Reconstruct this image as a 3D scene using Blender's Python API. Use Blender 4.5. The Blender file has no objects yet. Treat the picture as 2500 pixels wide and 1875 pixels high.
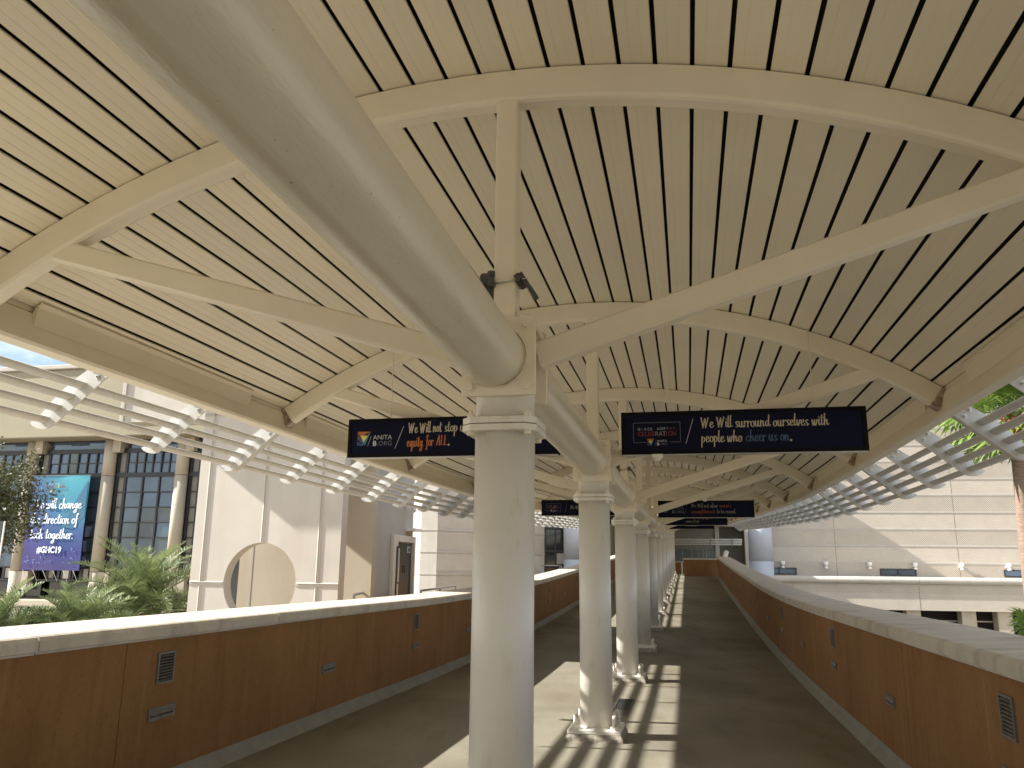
import bpy, bmesh, math, random
from mathutils import Vector, Matrix
R = math.radians
sc = bpy.context.scene
COL = sc.collection
random.seed(7)

# ------------------------------------------------------------------ camera
EYE = Vector((0, 0, 1.6))
cam_d = bpy.data.cameras.new('camera')
cam = bpy.data.objects.new('camera', cam_d); COL.objects.link(cam); sc.camera = cam
cam_d.sensor_fit = 'HORIZONTAL'; cam_d.sensor_width = 36.0
cam_d.lens = 36.0 * 1962.0 / 2500.0
cam_d.clip_start = 0.05; cam_d.clip_end = 3000
_up = Vector((95.0, 8707.5, -1962.0)).normalized()          # world up seen from the camera
_f = Vector((0, 0, -1)); _y = (_f - _up * _f.dot(_up)).normalized(); _x = _y.cross(_up)
cam.matrix_world = Matrix.Translation(EYE) @ Matrix((_x, _y, _up)).to_4x4()

# ------------------------------------------------------------------ sky, sun, exposure
TH = math.atan(0.2165)                                      # the bridge runs 12 degrees right of the view
AZ = -TH + R(12.2)                                          # heading of the sunlight (from the left)
EL = math.atan(0.685)
w = bpy.data.worlds.new('World'); sc.world = w; w.use_nodes = True
nt = w.node_tree; bg = nt.nodes['Background']
sky = nt.nodes.new('ShaderNodeTexSky'); sky.sky_type = 'NISHITA'; sky.sun_disc = False
sky.sun_elevation = EL; sky.sun_rotation = R(-90) - AZ
sky.air_density = 1.0; sky.dust_density = 1.2; sky.ozone_density = 1.0
tc = nt.nodes.new('ShaderNodeTexCoord'); mp = nt.nodes.new('ShaderNodeMapping'); mp.inputs['Scale'].default_value = (1, 1, 2.6)
nz = nt.nodes.new('ShaderNodeTexNoise'); nz.inputs['Scale'].default_value = 2.6; nz.inputs['Detail'].default_value = 7; nz.inputs['Roughness'].default_value = 0.6
cr = nt.nodes.new('ShaderNodeValToRGB'); cr.color_ramp.elements[0].position = 0.40; cr.color_ramp.elements[1].position = 0.56
mx = nt.nodes.new('ShaderNodeMixRGB'); mx.inputs[2].default_value = (9.0, 9.2, 9.6, 1)
nt.links.new(tc.outputs['Generated'], mp.inputs[0]); nt.links.new(mp.outputs[0], nz.inputs['Vector'])
nt.links.new(nz.outputs['Fac'], cr.inputs[0]); nt.links.new(cr.outputs[0], mx.inputs[0])
nt.links.new(sky.outputs[0], mx.inputs[1]); nt.links.new(mx.outputs[0], bg.inputs[0])
bg.inputs['Strength'].default_value = 0.075
sd = bpy.data.lights.new('sun', 'SUN'); sd.energy = 5.0; sd.angle = R(0.55); sd.color = (1.0, 0.95, 0.86)
sun = bpy.data.objects.new('sun', sd); COL.objects.link(sun)
SUND = Vector((math.cos(AZ) * math.cos(EL), math.sin(AZ) * math.cos(EL), -math.sin(EL)))
sun.rotation_euler = SUND.to_track_quat('-Z', 'Y').to_euler(); sun.location = (-20, 5, 30)
sc.view_settings.view_transform = 'Standard'; sc.view_settings.look = 'None'
sc.view_settings.gamma = 1.0; sc.view_settings.use_curve_mapping = False
sc.view_settings.exposure = 1.24
sc.cycles.use_denoising = True
sc.cycles.max_bounces = 10; sc.cycles.diffuse_bounces = 6; sc.cycles.glossy_bounces = 4
sc.cycles.transparent_max_bounces = 8; sc.cycles.caustics_reflective = False; sc.cycles.caustics_refractive = False

# ------------------------------------------------------------------ frame of the bridge
O = Vector((-0.02, 4.0)); A = Vector((math.sin(TH), math.cos(TH))); B = Vector((math.cos(TH), -math.sin(TH)))
SK = [-14, -8, -4, 0, 4, 8, 12, 16, 20, 24, 28, 32, 36, 40, 44, 60]
ZK = [.16, .13, .12, .095, .07, .045, .07, .157, .285, .42, .56, .70, .86, 1.0, 1.13, 1.66]
def fz(s):
    if s <= SK[0]: return ZK[0]
    if s >= SK[-1]: return ZK[-1]
    for i in range(len(SK) - 1):
        if s <= SK[i + 1]: break
    def sl(j):
        if j <= 0 or j >= len(SK) - 1: return 0.02
        return (ZK[j + 1] - ZK[j - 1]) / (SK[j + 1] - SK[j - 1])
    h = SK[i + 1] - SK[i]; u = (s - SK[i]) / h
    return ((1 + 2 * u) * (1 - u) ** 2 * ZK[i] + u * (1 - u) ** 2 * h * sl(i)
            + u * u * (3 - 2 * u) * ZK[i + 1] + u * u * (u - 1) * h * sl(i + 1))
def P(s, t, z): q = O + s * A + t * B; return Vector((q.x, q.y, z))     # absolute height
def W(s, t, h=0.0): return P(s, t, fz(s) + h)                            # height above the deck
def frange(a, b, st):
    n = max(1, int(round((b - a) / st))); return [a + (b - a) * i / n for i in range(n + 1)]

# ------------------------------------------------------------------ objects
KIDS = {}
MW = {}
def reg(o, m, parent=None):
    MW[o.name] = m
    if parent is not None:
        o.parent = parent; o.matrix_basis = MW[parent.name].inverted() @ m; KIDS.setdefault(parent.name, []).append(o)
    else: o.matrix_basis = m
def tag(o, label=None, cat=None, group=None, kind=None):
    if label: o['label'] = label
    if cat: o['category'] = cat
    if group: o['group'] = group
    if kind: o['kind'] = kind
    return o
def frame(s, t, z=None):        # local x = across (right), y = along the bridge
    p = P(s, t, fz(s) if z is None else z)
    return Matrix.Translation(p) @ Matrix.Rotation(-TH, 4, 'Z')
def empty(name, m, label=None, cat=None, group=None, parent=None):
    o = bpy.data.objects.new(name, None); COL.objects.link(o); o.empty_display_size = 0.3
    reg(o, m, parent); return tag(o, label, cat, group)
def copy_tree(o, m=None, parent=None, rename=None):
    c = o.copy(); COL.objects.link(c)
    if parent is None:
        c.parent = None; c.matrix_basis = m; MW[c.name] = m
    else:
        c.parent = parent; c.matrix_basis = o.matrix_basis.copy(); MW[c.name] = MW[parent.name] @ c.matrix_basis
        KIDS.setdefault(parent.name, []).append(c)
    for ch in list(KIDS.get(o.name, [])): copy_tree(ch, None, c)
    return c

class MB:
    def __init__(s): s.v = []; s.f = []; s.m = []; s.sm = []
    def add(s, vs, fs, mi=0, smooth=False):
        n = len(s.v); s.v += [Vector(v) for v in vs]
        for f in fs: s.f.append([i + n for i in f]); s.m.append(mi); s.sm.append(smooth)
        return s
    def box(s, c, d, M=None, mi=0):
        x, y, z = d[0] / 2, d[1] / 2, d[2] / 2
        vs = [Vector((c[0] + i * x, c[1] + j * y, c[2] + k * z)) for i in (-1, 1) for j in (-1, 1) for k in (-1, 1)]
        if M: vs = [M @ v for v in vs]
        return s.add(vs, [(0, 1, 3, 2), (4, 6, 7, 5), (0, 4, 5, 1), (2, 3, 7, 6), (0, 2, 6, 4), (1, 5, 7, 3)], mi)
    def loft(s, rings, mi=0, smooth=False, caps=True, closed=True):
        n = len(rings[0]); vs = [v for r in rings for v in r]; fs = []
        for i in range(len(rings) - 1):
            for j in range(n if closed else n - 1):
                k = (j + 1) % n
                fs.append((i * n + j, i * n + k, (i + 1) * n + k, (i + 1) * n + j))
        s.add(vs, fs, mi, smooth)
        if caps and closed:
            b = len(s.v) - len(vs)
            s.f.append([b + j for j in range(n)][::-1]); s.m.append(mi); s.sm.append(False)
            s.f.append([b + (len(rings) - 1) * n + j for j in range(n)]); s.m.append(mi); s.sm.append(False)
        return s
    def tube(s, pts, r, n=12, mi=0, caps=True, smooth=True, up=(0, 0, 1)):
        pts = [Vector(p) for p in pts]; rings = []; up = Vector(up)
        if abs((pts[-1] - pts[0]).normalized().dot(up)) > .93: up = Vector((.1, 1, .05))
        for i, p in enumerate(pts):
            d = (pts[min(i + 1, len(pts) - 1)] - pts[max(i - 1, 0)]).normalized()
            a = d.cross(up)
            if a.length < 1e-3: a = d.cross(Vector((1, 0, 0)))
            a.normalize(); b = a.cross(d).normalized()
            rr = r[i] if isinstance(r, (list, tuple)) else r
            rings.append([p + (a * math.cos(2 * math.pi * k / n) + b * math.sin(2 * math.pi * k / n)) * rr for k in range(n)])
        return s.loft(rings, mi, smooth, caps)
    def prism(s, poly, fn, a, b, mi=0):       # poly of 2D points, fn(x, y, depth) -> 3D
        return s.loft([[fn(x, y, a) for x, y in poly], [fn(x, y, b) for x, y in poly]], mi)
    def hexbolt(s, c, ax, r, h, mi=0, n=6):
        c = Vector(c); ax = Vector(ax).normalized()
        s.tube([c, c + ax * h * .25], r * 1.35, 16, mi, smooth=False, up=(.3, .2, .9))
        return s.tube([c + ax * h * .25, c + ax * h], r, n, mi, smooth=False, up=(.3, .2, .9))
    def build(s, name, mats, parent=None, M=None, local=False, bevel=0, seg=2, label=None):
        me = bpy.data.meshes.new(name)
        m = M if M is not None else (MW[parent.name] if parent is not None else Matrix())
        inv = m.inverted()
        vs = s.v if local else [inv @ v for v in s.v]
        me.from_pydata([tuple(v) for v in vs], [], s.f)
        mats = mats if isinstance(mats, (list, tuple)) else [mats]
        for x in mats: me.materials.append(x)
        me.polygons.foreach_set('material_index', s.m)
        me.polygons.foreach_set('use_smooth', s.sm)
        bm = bmesh.new(); bm.from_mesh(me); bmesh.ops.recalc_face_normals(bm, faces=bm.faces); bm.to_mesh(me); bm.free()
        me.update()
        o = bpy.data.objects.new(name, me); COL.objects.link(o)
        reg(o, m, parent)
        if bevel:
            b = o.modifiers.new('bevel', 'BEVEL'); b.width = bevel; b.segments = seg; b.limit_method = 'ANGLE'; b.angle_limit = R(35)
        if label: o['label'] = label
        return o
# ------------------------------------------------------------------ materials
def mat(name, col, rough=0.6, metal=0.0, var=0.0, scale=3.0, bump=0.0, bscale=60.0, spec=0.5, col2=None, stretch=(1, 1, 1), detail=5, coords='Object', lo=.35, hi=.65, rvar=0.0):
    m = bpy.data.materials.new(name); m.use_nodes = True; n = m.node_tree; b = n.nodes['Principled BSDF']
    b.inputs['Roughness'].default_value = rough; b.inputs['Metallic'].default_value = metal
    b.inputs['Specular IOR Level'].default_value = spec
    t = n.nodes.new('ShaderNodeTexCoord'); mp = n.nodes.new('ShaderNodeMapping'); mp.inputs['Scale'].default_value = stretch
    n.links.new(t.outputs[coords], mp.inputs[0])
    c1 = tuple(col) + (1,)
    if var or col2:
        nz = n.nodes.new('ShaderNodeTexNoise'); nz.inputs['Scale'].default_value = scale; nz.inputs['Detail'].default_value = detail; nz.inputs['Roughness'].default_value = .6
        n.links.new(mp.outputs[0], nz.inputs['Vector'])
        rp = n.nodes.new('ShaderNodeValToRGB'); rp.color_ramp.elements[0].position = lo; rp.color_ramp.elements[1].position = hi
        rp.color_ramp.elements[0].color = c1
        rp.color_ramp.elements[1].color = (tuple(col2) if col2 else tuple(min(1, x * (1 + var)) for x in col)) + (1,)
        if not col2: rp.color_ramp.elements[0].color = tuple(x * (1 - var) for x in col) + (1,)
        n.links.new(nz.outputs['Fac'], rp.inputs[0]); n.links.new(rp.outputs[0], b.inputs['Base Color'])
        if rvar:
            mr = n.nodes.new('ShaderNodeMapRange'); mr.inputs[3].default_value = rough - rvar; mr.inputs[4].default_value = rough + rvar
            n.links.new(nz.outputs['Fac'], mr.inputs[0]); n.links.new(mr.outputs[0], b.inputs['Roughness'])
    else: b.inputs['Base Color'].default_value = c1
    if bump:
        nb = n.nodes.new('ShaderNodeTexNoise'); nb.inputs['Scale'].default_value = bscale; nb.inputs['Detail'].default_value = 4
        n.links.new(mp.outputs[0], nb.inputs['Vector'])
        bp = n.nodes.new('ShaderNodeBump'); bp.inputs['Strength'].default_value = bump; bp.inputs['Distance'].default_value = .02
        n.links.new(nb.outputs['Fac'], bp.inputs['Height']); n.links.new(bp.outputs[0], b.inputs['Normal'])
    return m
def N(m, typ, **kw):
    n = m.node_tree.nodes.new(typ)
    for k, v in kw.items():
        if k in n.inputs: n.inputs[k].default_value = v
        else: setattr(n, k, v)
    return n
def L(m, a, b): m.node_tree.links.new(a, b)
def bsdf(m): return m.node_tree.nodes['Principled BSDF']
def mulcol(m, facsock, dark, blend='MULTIPLY'):
    """multiply the existing base colour by a tint where facsock is 1"""
    b = bsdf(m); x = N(m, 'ShaderNodeMixRGB', blend_type=blend); x.inputs[2].default_value = tuple(dark) + (1,)
    L(m, facsock, x.inputs[0])
    if b.inputs['Base Color'].is_linked: L(m, b.inputs['Base Color'].links[0].from_socket, x.inputs[1])
    else: x.inputs[1].default_value = b.inputs['Base Color'].default_value
    L(m, x.outputs[0], b.inputs['Base Color'])
def noisefac(m, scale, lo, hi, stretch=(1, 1, 1), detail=5, coords='Object', flip=False):
    t = N(m, 'ShaderNodeTexCoord'); mp = N(m, 'ShaderNodeMapping'); mp.inputs['Scale'].default_value = stretch
    L(m, t.outputs[coords], mp.inputs[0]); nz = N(m, 'ShaderNodeTexNoise'); nz.inputs['Scale'].default_value = scale; nz.inputs['Detail'].default_value = detail
    L(m, mp.outputs[0], nz.inputs['Vector']); r = N(m, 'ShaderNodeMapRange')
    r.inputs[1].default_value = lo; r.inputs[2].default_value = hi
    if flip: r.inputs[3].default_value = 1; r.inputs[4].default_value = 0
    L(m, nz.outputs['Fac'], r.inputs[0]); return r.outputs[0]

M_deck = mat('soffit_paint', (.81, .745, .595), rough=.36, var=.025, scale=.9, detail=2, spec=.4)
M_deck2 = mat('soffit_paint_faded', (.77, .715, .58), rough=.40, var=.025, scale=.9, detail=2, spec=.4)
M_deck3 = mat('soffit_paint_fresh', (.845, .775, .615), rough=.34, var=.025, scale=.9, detail=2, spec=.4)
M_frame = mat('frame_paint', (.79, .73, .60), rough=.42, var=.03, scale=2.0, bump=.03, bscale=35, spec=.45)
M_tube = mat('spine_paint', (.64, .605, .50), rough=.27, var=.04, scale=6.0, bump=.10, bscale=90, spec=.6, stretch=(1, .25, 1))
mulcol(M_tube, noisefac(M_tube, 60, .73, .80, detail=2), (.45, .38, .30))
M_col = mat('column_paint', (.76, .73, .66), rough=.34, var=.025, scale=2.5, bump=.03, bscale=60, spec=.5)
mulcol(M_col, noisefac(M_col, 9, .60, .78, stretch=(1, 1, .35)), (.86, .82, .75))
mulcol(M_col, noisefac(M_col, 30, .66, .74, stretch=(1, 1, .18), detail=8), (.90, .88, .84))
M_lou = mat('louver_paint', (.54, .54, .52), rough=.35, var=.03, scale=5, spec=.5)
mulcol(M_lou, noisefac(M_lou, 14, .58, .75), (.80, .78, .74))
M_pier = mat('pier_cladding', (.47, .50, .56), rough=.45, var=.03, scale=2, spec=.4)
M_galv = mat('galvanized', (.55, .55, .54), rough=.38, metal=.7, var=.12, scale=30)
M_grime = mat('bolt_plate', (.50, .42, .31), rough=.6, col2=(.20, .15, .10), scale=22, detail=6)
M_black = mat('shade_black', (.020, .016, .013), rough=.9)  # near-black that puts the shade of gaps and recesses into the colour
M_dark = mat('dark_bracket', (.06, .06, .06), rough=.5, var=.3, scale=20)
M_pad = mat('grout', (.34, .31, .26), rough=.95, var=.3, scale=25, bump=.5, bscale=40)
# walkway concrete
M_floor = mat('walkway_coating', (.235, .218, .172), rough=.78, var=.10, scale=1.3, bump=.10, bscale=120, rvar=.08)
mulcol(M_floor, noisefac(M_floor, .55, .45, .62, stretch=(1, .5, 1)), (.72, .69, .64))
mulcol(M_floor, noisefac(M_floor, 2.2, .56, .72, stretch=(1.6, .35, 1), detail=8), (.82, .79, .74))
mulcol(M_floor, noisefac(M_floor, 22, .70, .74, detail=2), (.7, .66, .6))
M_cove = mat('cove_coating', (.27, .265, .225), rough=.8, var=.10, scale=3, bump=.10, bscale=60)
# rust coloured parapet face
M_wall = mat('rust_concrete', (.235, .113, .038), rough=.9, col2=(.31, .160, .060), scale=1.6, bump=.12, bscale=45, stretch=(1, 1, .5), lo=.3, hi=.7)
mulcol(M_wall, noisefac(M_wall, 7.0, .55, .72, stretch=(1, 1, .08), detail=6), (.85, .80, .76))
mulcol(M_wall, noisefac(M_wall, 11.0, .62, .74, stretch=(1, 1, .05), detail=4), (1.22, 1.35, 1.55))
mulcol(M_wall, noisefac(M_wall, 45, .70, .76, detail=2), (.55, .5, .45))
mulcol(M_wall, noisefac(M_wall, 28, .40, .66, detail=9), (.92, .90, .88))
M_cop = mat('coping_stone', (.60, .55, .475), rough=.8, var=.08, scale=4, bump=.15, bscale=90)
mulcol(M_cop, noisefac(M_cop, 1.8, .52, .72, stretch=(1.0, 3.5, 1), detail=8), (.74, .72, .72))
mulcol(M_cop, noisefac(M_cop, 40, .66, .76, detail=3), (.72, .68, .62))
M_vent = mat('vent_metal', (.20, .19, .175), rough=.5, metal=.3, var=.15, scale=20)
# building skins
M_white = mat('white_precast', (.47, .44, .39), rough=.85, var=.04, scale=1.5, bump=.10, bscale=90)
mulcol(M_white, noisefac(M_white, 1.3, .5, .75, stretch=(1.5, 1.5, .3), detail=7), (.90, .88, .85))
M_beige = mat('beige_precast', (.47, .415, .325), rough=.85, var=.05, scale=1.2, bump=.10, bscale=80)
mulcol(M_beige, noisefac(M_beige, 1.5, .5, .75, stretch=(1.5, 1.5, .25), detail=7), (.88, .86, .82))
M_greyp = mat('grey_precast', (.42, .39, .34), rough=.85, var=.06, scale=1.2, bump=.08, bscale=80)
M_olive = mat('fascia_panel', (.30, .265, .18), rough=.7, var=.05, scale=.8, bump=.05, bscale=50)
M_groove = mat('panel_joint', (.20, .17, .14), rough=.9)
M_mull = mat('window_frame', (.018, .018, .022), rough=.35, var=.2, scale=8)
M_glass = mat('blue_glass', (.08, .115, .16), rough=.04, spec=1.0, var=.25, scale=.45, detail=3)
bsdf(M_glass).inputs['Metallic'].default_value = .35
M_side = mat('side_pane', (.20, .19, .155), rough=.3, var=.15, scale=1)
M_dglass = mat('dark_glass', (.02, .022, .022), rough=.08, spec=.8, var=.4, scale=.7)
M_steel = mat('rail_steel', (.45, .44, .42), rough=.35, metal=.8, var=.1, scale=12)
M_door = mat('lift_door', (.035, .033, .030), rough=.4, metal=.5, var=.2, scale=3, stretch=(8, 8, 1))
M_doorfr = mat('lift_frame', (.66, .61, .52), rough=.4, var=.05, scale=5)
M_lamp = mat('lamp_housing', (.80, .79, .76), rough=.4, var=.04, scale=9)
M_tblack = mat('sign_black', (.004, .004, .006), rough=.45, var=.3, scale=9, spec=.12)
M_navy = mat('sign_navy', (.007, .008, .026), rough=.5, col2=(.006, .010, .034), scale=1.2, spec=.08)
M_cream = mat('sign_cream', (.52, .47, .36), rough=.7)
M_orange = mat('sign_orange', (.50, .17, .045), rough=.7)
M_blue = mat('sign_blue', (.055, .11, .20), rough=.7)
M_grey = mat('sign_grey', (.16, .17, .22), rough=.7)
M_red = mat('sign_red', (.20, .025, .035), rough=.7)
M_dred = mat('sign_rose', (.20, .05, .06), rough=.7)
M_lgreen = mat('sign_lime', (.60, .62, .10), rough=.7)
M_yel = mat('sign_yellow', (.78, .66, .22), rough=.7)
M_teal = mat('sign_teal', (.06, .25, .36), rough=.7)
M_cob = mat('sign_cobalt', (.03, .08, .24), rough=.7)
M_silv = mat('sign_silver', (.50, .52, .60), rough=.6)
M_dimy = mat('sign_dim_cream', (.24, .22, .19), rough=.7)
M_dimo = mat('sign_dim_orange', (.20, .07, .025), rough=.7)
M_ban_w = mat('banner_white', (.78, .86, .95), rough=.7)
# banner: printed gradient teal -> navy -> purple (a print, in the banner's own coordinates)
M_ban = bpy.data.materials.new('banner_print'); M_ban.use_nodes = True
t = N(M_ban, 'ShaderNodeTexCoord'); sp = N(M_ban, 'ShaderNodeSeparateXYZ'); L(M_ban, t.outputs['Generated'], sp.inputs[0])
def ramp(m, cols):
    r = N(m, 'ShaderNodeValToRGB'); e = r.color_ramp.elements
    e[0].position = cols[0][0]; e[0].color = tuple(cols[0][1]) + (1,); e[1].position = cols[-1][0]; e[1].color = tuple(cols[-1][1]) + (1,)
    for p, c in cols[1:-1]: q = e.new(p); q.color = tuple(c) + (1,)
    return r
nzf = noisefac(M_ban, 1.2, .3, .7, coords='Object')
ad = N(M_ban, 'ShaderNodeMath', operation='MULTIPLY_ADD'); ad.inputs[1].default_value = .12; L(M_ban, nzf, ad.inputs[0]); L(M_ban, sp.outputs['Z'], ad.inputs[2])
r1 = ramp(M_ban, [(.0, (.035, .020, .13)), (.25, (.022, .035, .20)), (.5, (.02, .10, .26)), (.85, (.035, .25, .36)), (1, (.05, .32, .42))])
r2 = ramp(M_ban, [(.0, (.035, .020, .13)), (.4, (.05, .045, .24)), (1, (.03, .07, .26))])
L(M_ban, ad.outputs[0], r1.inputs[0]); L(M_ban, ad.outputs[0], r2.inputs[0])
mxb = N(M_ban, 'ShaderNodeMixRGB'); rr = N(M_ban, 'ShaderNodeMapRange'); rr.inputs[1].default_value = 0; rr.inputs[2].default_value = .6; rr.inputs[3].default_value = 1; rr.inputs[4].default_value = 0
L(M_ban, sp.outputs['X'], rr.inputs[0]); L(M_ban, rr.outputs[0], mxb.inputs[0]); L(M_ban, r1.outputs[0], mxb.inputs[1]); L(M_ban, r2.outputs[0], mxb.inputs[2])
L(M_ban, mxb.outputs[0], bsdf(M_ban).inputs['Base Color']); bsdf(M_ban).inputs['Roughness'].default_value = .6
M_wisp = mat('banner_wisp', (.10, .16, .42), rough=.7)
# big ribbed precast panels of the hall on the right: diagonal ribs and stippled bands in bump and tint
def panel_mat(name, col, z0, band):
    m = mat(name, col, rough=.9, var=.05, scale=1.0)
    t = N(m, 'ShaderNodeTexCoord'); s = N(m, 'ShaderNodeSeparateXYZ'); L(m, t.outputs['Object'], s.inputs[0])
    # alternate bands by height
    a = N(m, 'ShaderNodeMath', operation='ADD'); a.inputs[1].default_value = -z0; L(m, s.outputs['Z'], a.inputs[0])
    d = N(m, 'ShaderNodeMath', operation='DIVIDE'); d.inputs[1].default_value = band * 2; L(m, a.outputs[0], d.inputs[0])
    fr = N(m, 'ShaderNodeMath', operation='FRACT'); L(m, d.outputs[0], fr.inputs[0])
    gt = N(m, 'ShaderNodeMath', operation='GREATER_THAN'); gt.inputs[1].default_value = .5; L(m, fr.outputs[0], gt.inputs[0])
    # diagonal ribs
    sm = N(m, 'ShaderNodeMath', operation='MULTIPLY_ADD'); sm.inputs[1].default_value = 1.15
    L(m, s.outputs['X'], sm.inputs[0]); L(m, s.outputs['Z'], sm.inputs[2])
    k = N(m, 'ShaderNodeMath', operation='MULTIPLY'); k.inputs[1].default_value = 46; L(m, sm.outputs[0], k.inputs[0])
    si = N(m, 'ShaderNodeMath', operation='SINE'); L(m, k.outputs[0], si.inputs[0])
    vo = N(m, 'ShaderNodeTexVoronoi'); vo.inputs['Scale'].default_value = 26; L(m, t.outputs['Object'], vo.inputs['Vector'])
    v2 = N(m, 'ShaderNodeMapRange'); v2.inputs[1].default_value = .1; v2.inputs[2].default_value = .5; v2.inputs[3].default_value = -1; v2.inputs[4].default_value = 1
    L(m, vo.outputs['Distance'], v2.inputs[0])
    mix = N(m, 'ShaderNodeMixRGB'); L(m, gt.outputs[0], mix.inputs[0]); L(m, si.outputs[0], mix.inputs[1]); L(m, v2.outputs[0], mix.inputs[2])
    bp = N(m, 'ShaderNodeBump'); bp.inputs['Strength'].default_value = .4; bp.inputs['Distance'].default_value = .02
    L(m, mix.outputs[0], bp.inputs['Height']); L(m, bp.outputs[0], bsdf(m).inputs['Normal'])
    g = N(m, 'ShaderNodeMapRange'); g.inputs[1].default_value = -.2; g.inputs[2].default_value = -1; L(m, si.outputs[0], g.inputs[0])
    g2 = N(m, 'ShaderNodeMath', operation='MULTIPLY'); L(m, g.outputs[0], g2.inputs[0])
    inv = N(m, 'ShaderNodeMath', operation='SUBTRACT'); inv.inputs[0].default_value = 1; L(m, gt.outputs[0], inv.inputs[1]); L(m, inv.outputs[0], g2.inputs[1])
    mulcol(m, g2.outputs[0], (.72, .70, .67))
    return m
M_ribg = panel_mat('grey_ribbed_panel', (.24, .235, .22), 2.62, .5)
M_rib = panel_mat('ribbed_precast', (.52, .465, .39), 4.95 - 1.03 * 8, 1.03)
# plants
def leafmat(name, c1, c2, tr=.25):
    m = mat(name, c1, rough=.55, col2=c2, scale=2.5, lo=.3, hi=.7, spec=.4)
    b = bsdf(m); tl = N(m, 'ShaderNodeBsdfTranslucent'); ms = N(m, 'ShaderNodeMixShader'); ms.inputs[0].default_value = tr
    L(m, b.inputs['Base Color'].links[0].from_socket, tl.inputs[0]); out = m.node_tree.nodes['Material Output']
    L(m, b.outputs[0], ms.inputs[1]); L(m, tl.outputs[0], ms.inputs[2]); L(m, ms.outputs[0], out.inputs[0]); return m
M_palm = leafmat('date_palm_leaf', (.12, .17, .07), (.30, .36, .17))
M_fan = leafmat('fan_palm_leaf', (.11, .20, .035), (.30, .40, .10), .4)
M_oak = leafmat('oak_leaf', (.050, .062, .024), (.14, .14, .065))
M_dry = leafmat('dry_frond', (.30, .22, .08), (.42, .32, .10))
M_bark = mat('bark', (.16, .12, .085), rough=.9, var=.35, scale=9, bump=.5, bscale=20)
M_ptrunk = mat('palm_trunk', (.24, .17, .13), rough=.9, var=.25, scale=5, bump=.6, bscale=14, stretch=(1, 1, 5))
M_boot = mat('palm_boots', (.30, .07, .03), rough=.8, var=.35, scale=12, bump=.4, bscale=20)
M_ground = mat('plaza_paving', (.35, .315, .255), rough=.9, var=.12, scale=.6, bump=.1, bscale=30)
M_bridge = mat('bridge_concrete', (.40, .36, .30), rough=.9, var=.1, scale=2)
M_clear = bpy.data.materials.new('clear_glass'); M_clear.use_nodes = True
_b = bsdf(M_clear); _b.inputs['Base Color'].default_value = (.30, .38, .36, 1); _b.inputs['Roughness'].default_value = .03
_b.inputs['Alpha'].default_value = .10
M_tint = bpy.data.materials.new('green_glass'); M_tint.use_nodes = True
_b = bsdf(M_tint); _b.inputs['Base Color'].default_value = (.16, .22, .21, 1); _b.inputs['Roughness'].default_value = .06; _b.inputs['Alpha'].default_value = .6
# ------------------------------------------------------------------ ground and walkway
g = MB(); g.add([(-900, -600, -4.7), (900, -600, -4.7), (900, 1500, -4.7), (-900, 1500, -4.7)], [(0, 1, 2, 3)])
tag(g.build('ground', M_ground), kind='structure')
S0, S1 = -14.0, 47.0
SS = frange(S0, S1, .5)
def sweep(mb, prof, ss, mi=0, smooth=False, caps=True, absz=False):     # prof: (t, h)
    return mb.loft([[W(s, t, h) for t, h in prof] for s in ss], mi, smooth, caps)
fl = MB(); sweep(fl, [(-3.25, -.5), (-3.25, -.02), (-2.80, -.02), (-2.80, 0), (2.50, 0), (2.50, -.02), (3.1, -.02), (3.1, -.5)], SS)
tag(fl.build('walkway', M_floor), kind='structure')
# bridge girder below and piers
gd = empty('bridge_girder', frame(0, 0, -4.7), 'pale concrete girder and piers carrying the walkway above the plaza', 'girder')
q = MB(); sweep(q, [(-2.6, -1.5), (-2.9, -.51), (2.9, -.51), (2.6, -1.5)], frange(S0, S1, 2)); q.build('beam', M_bridge, gd)
for s in (-8, 8, 24, 40):
    q = MB(); q.tube([P(s, 0, -4.7), P(s, 0, fz(s) - 1.45)], .6, 20); q.build('pier', M_bridge, gd)

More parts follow.
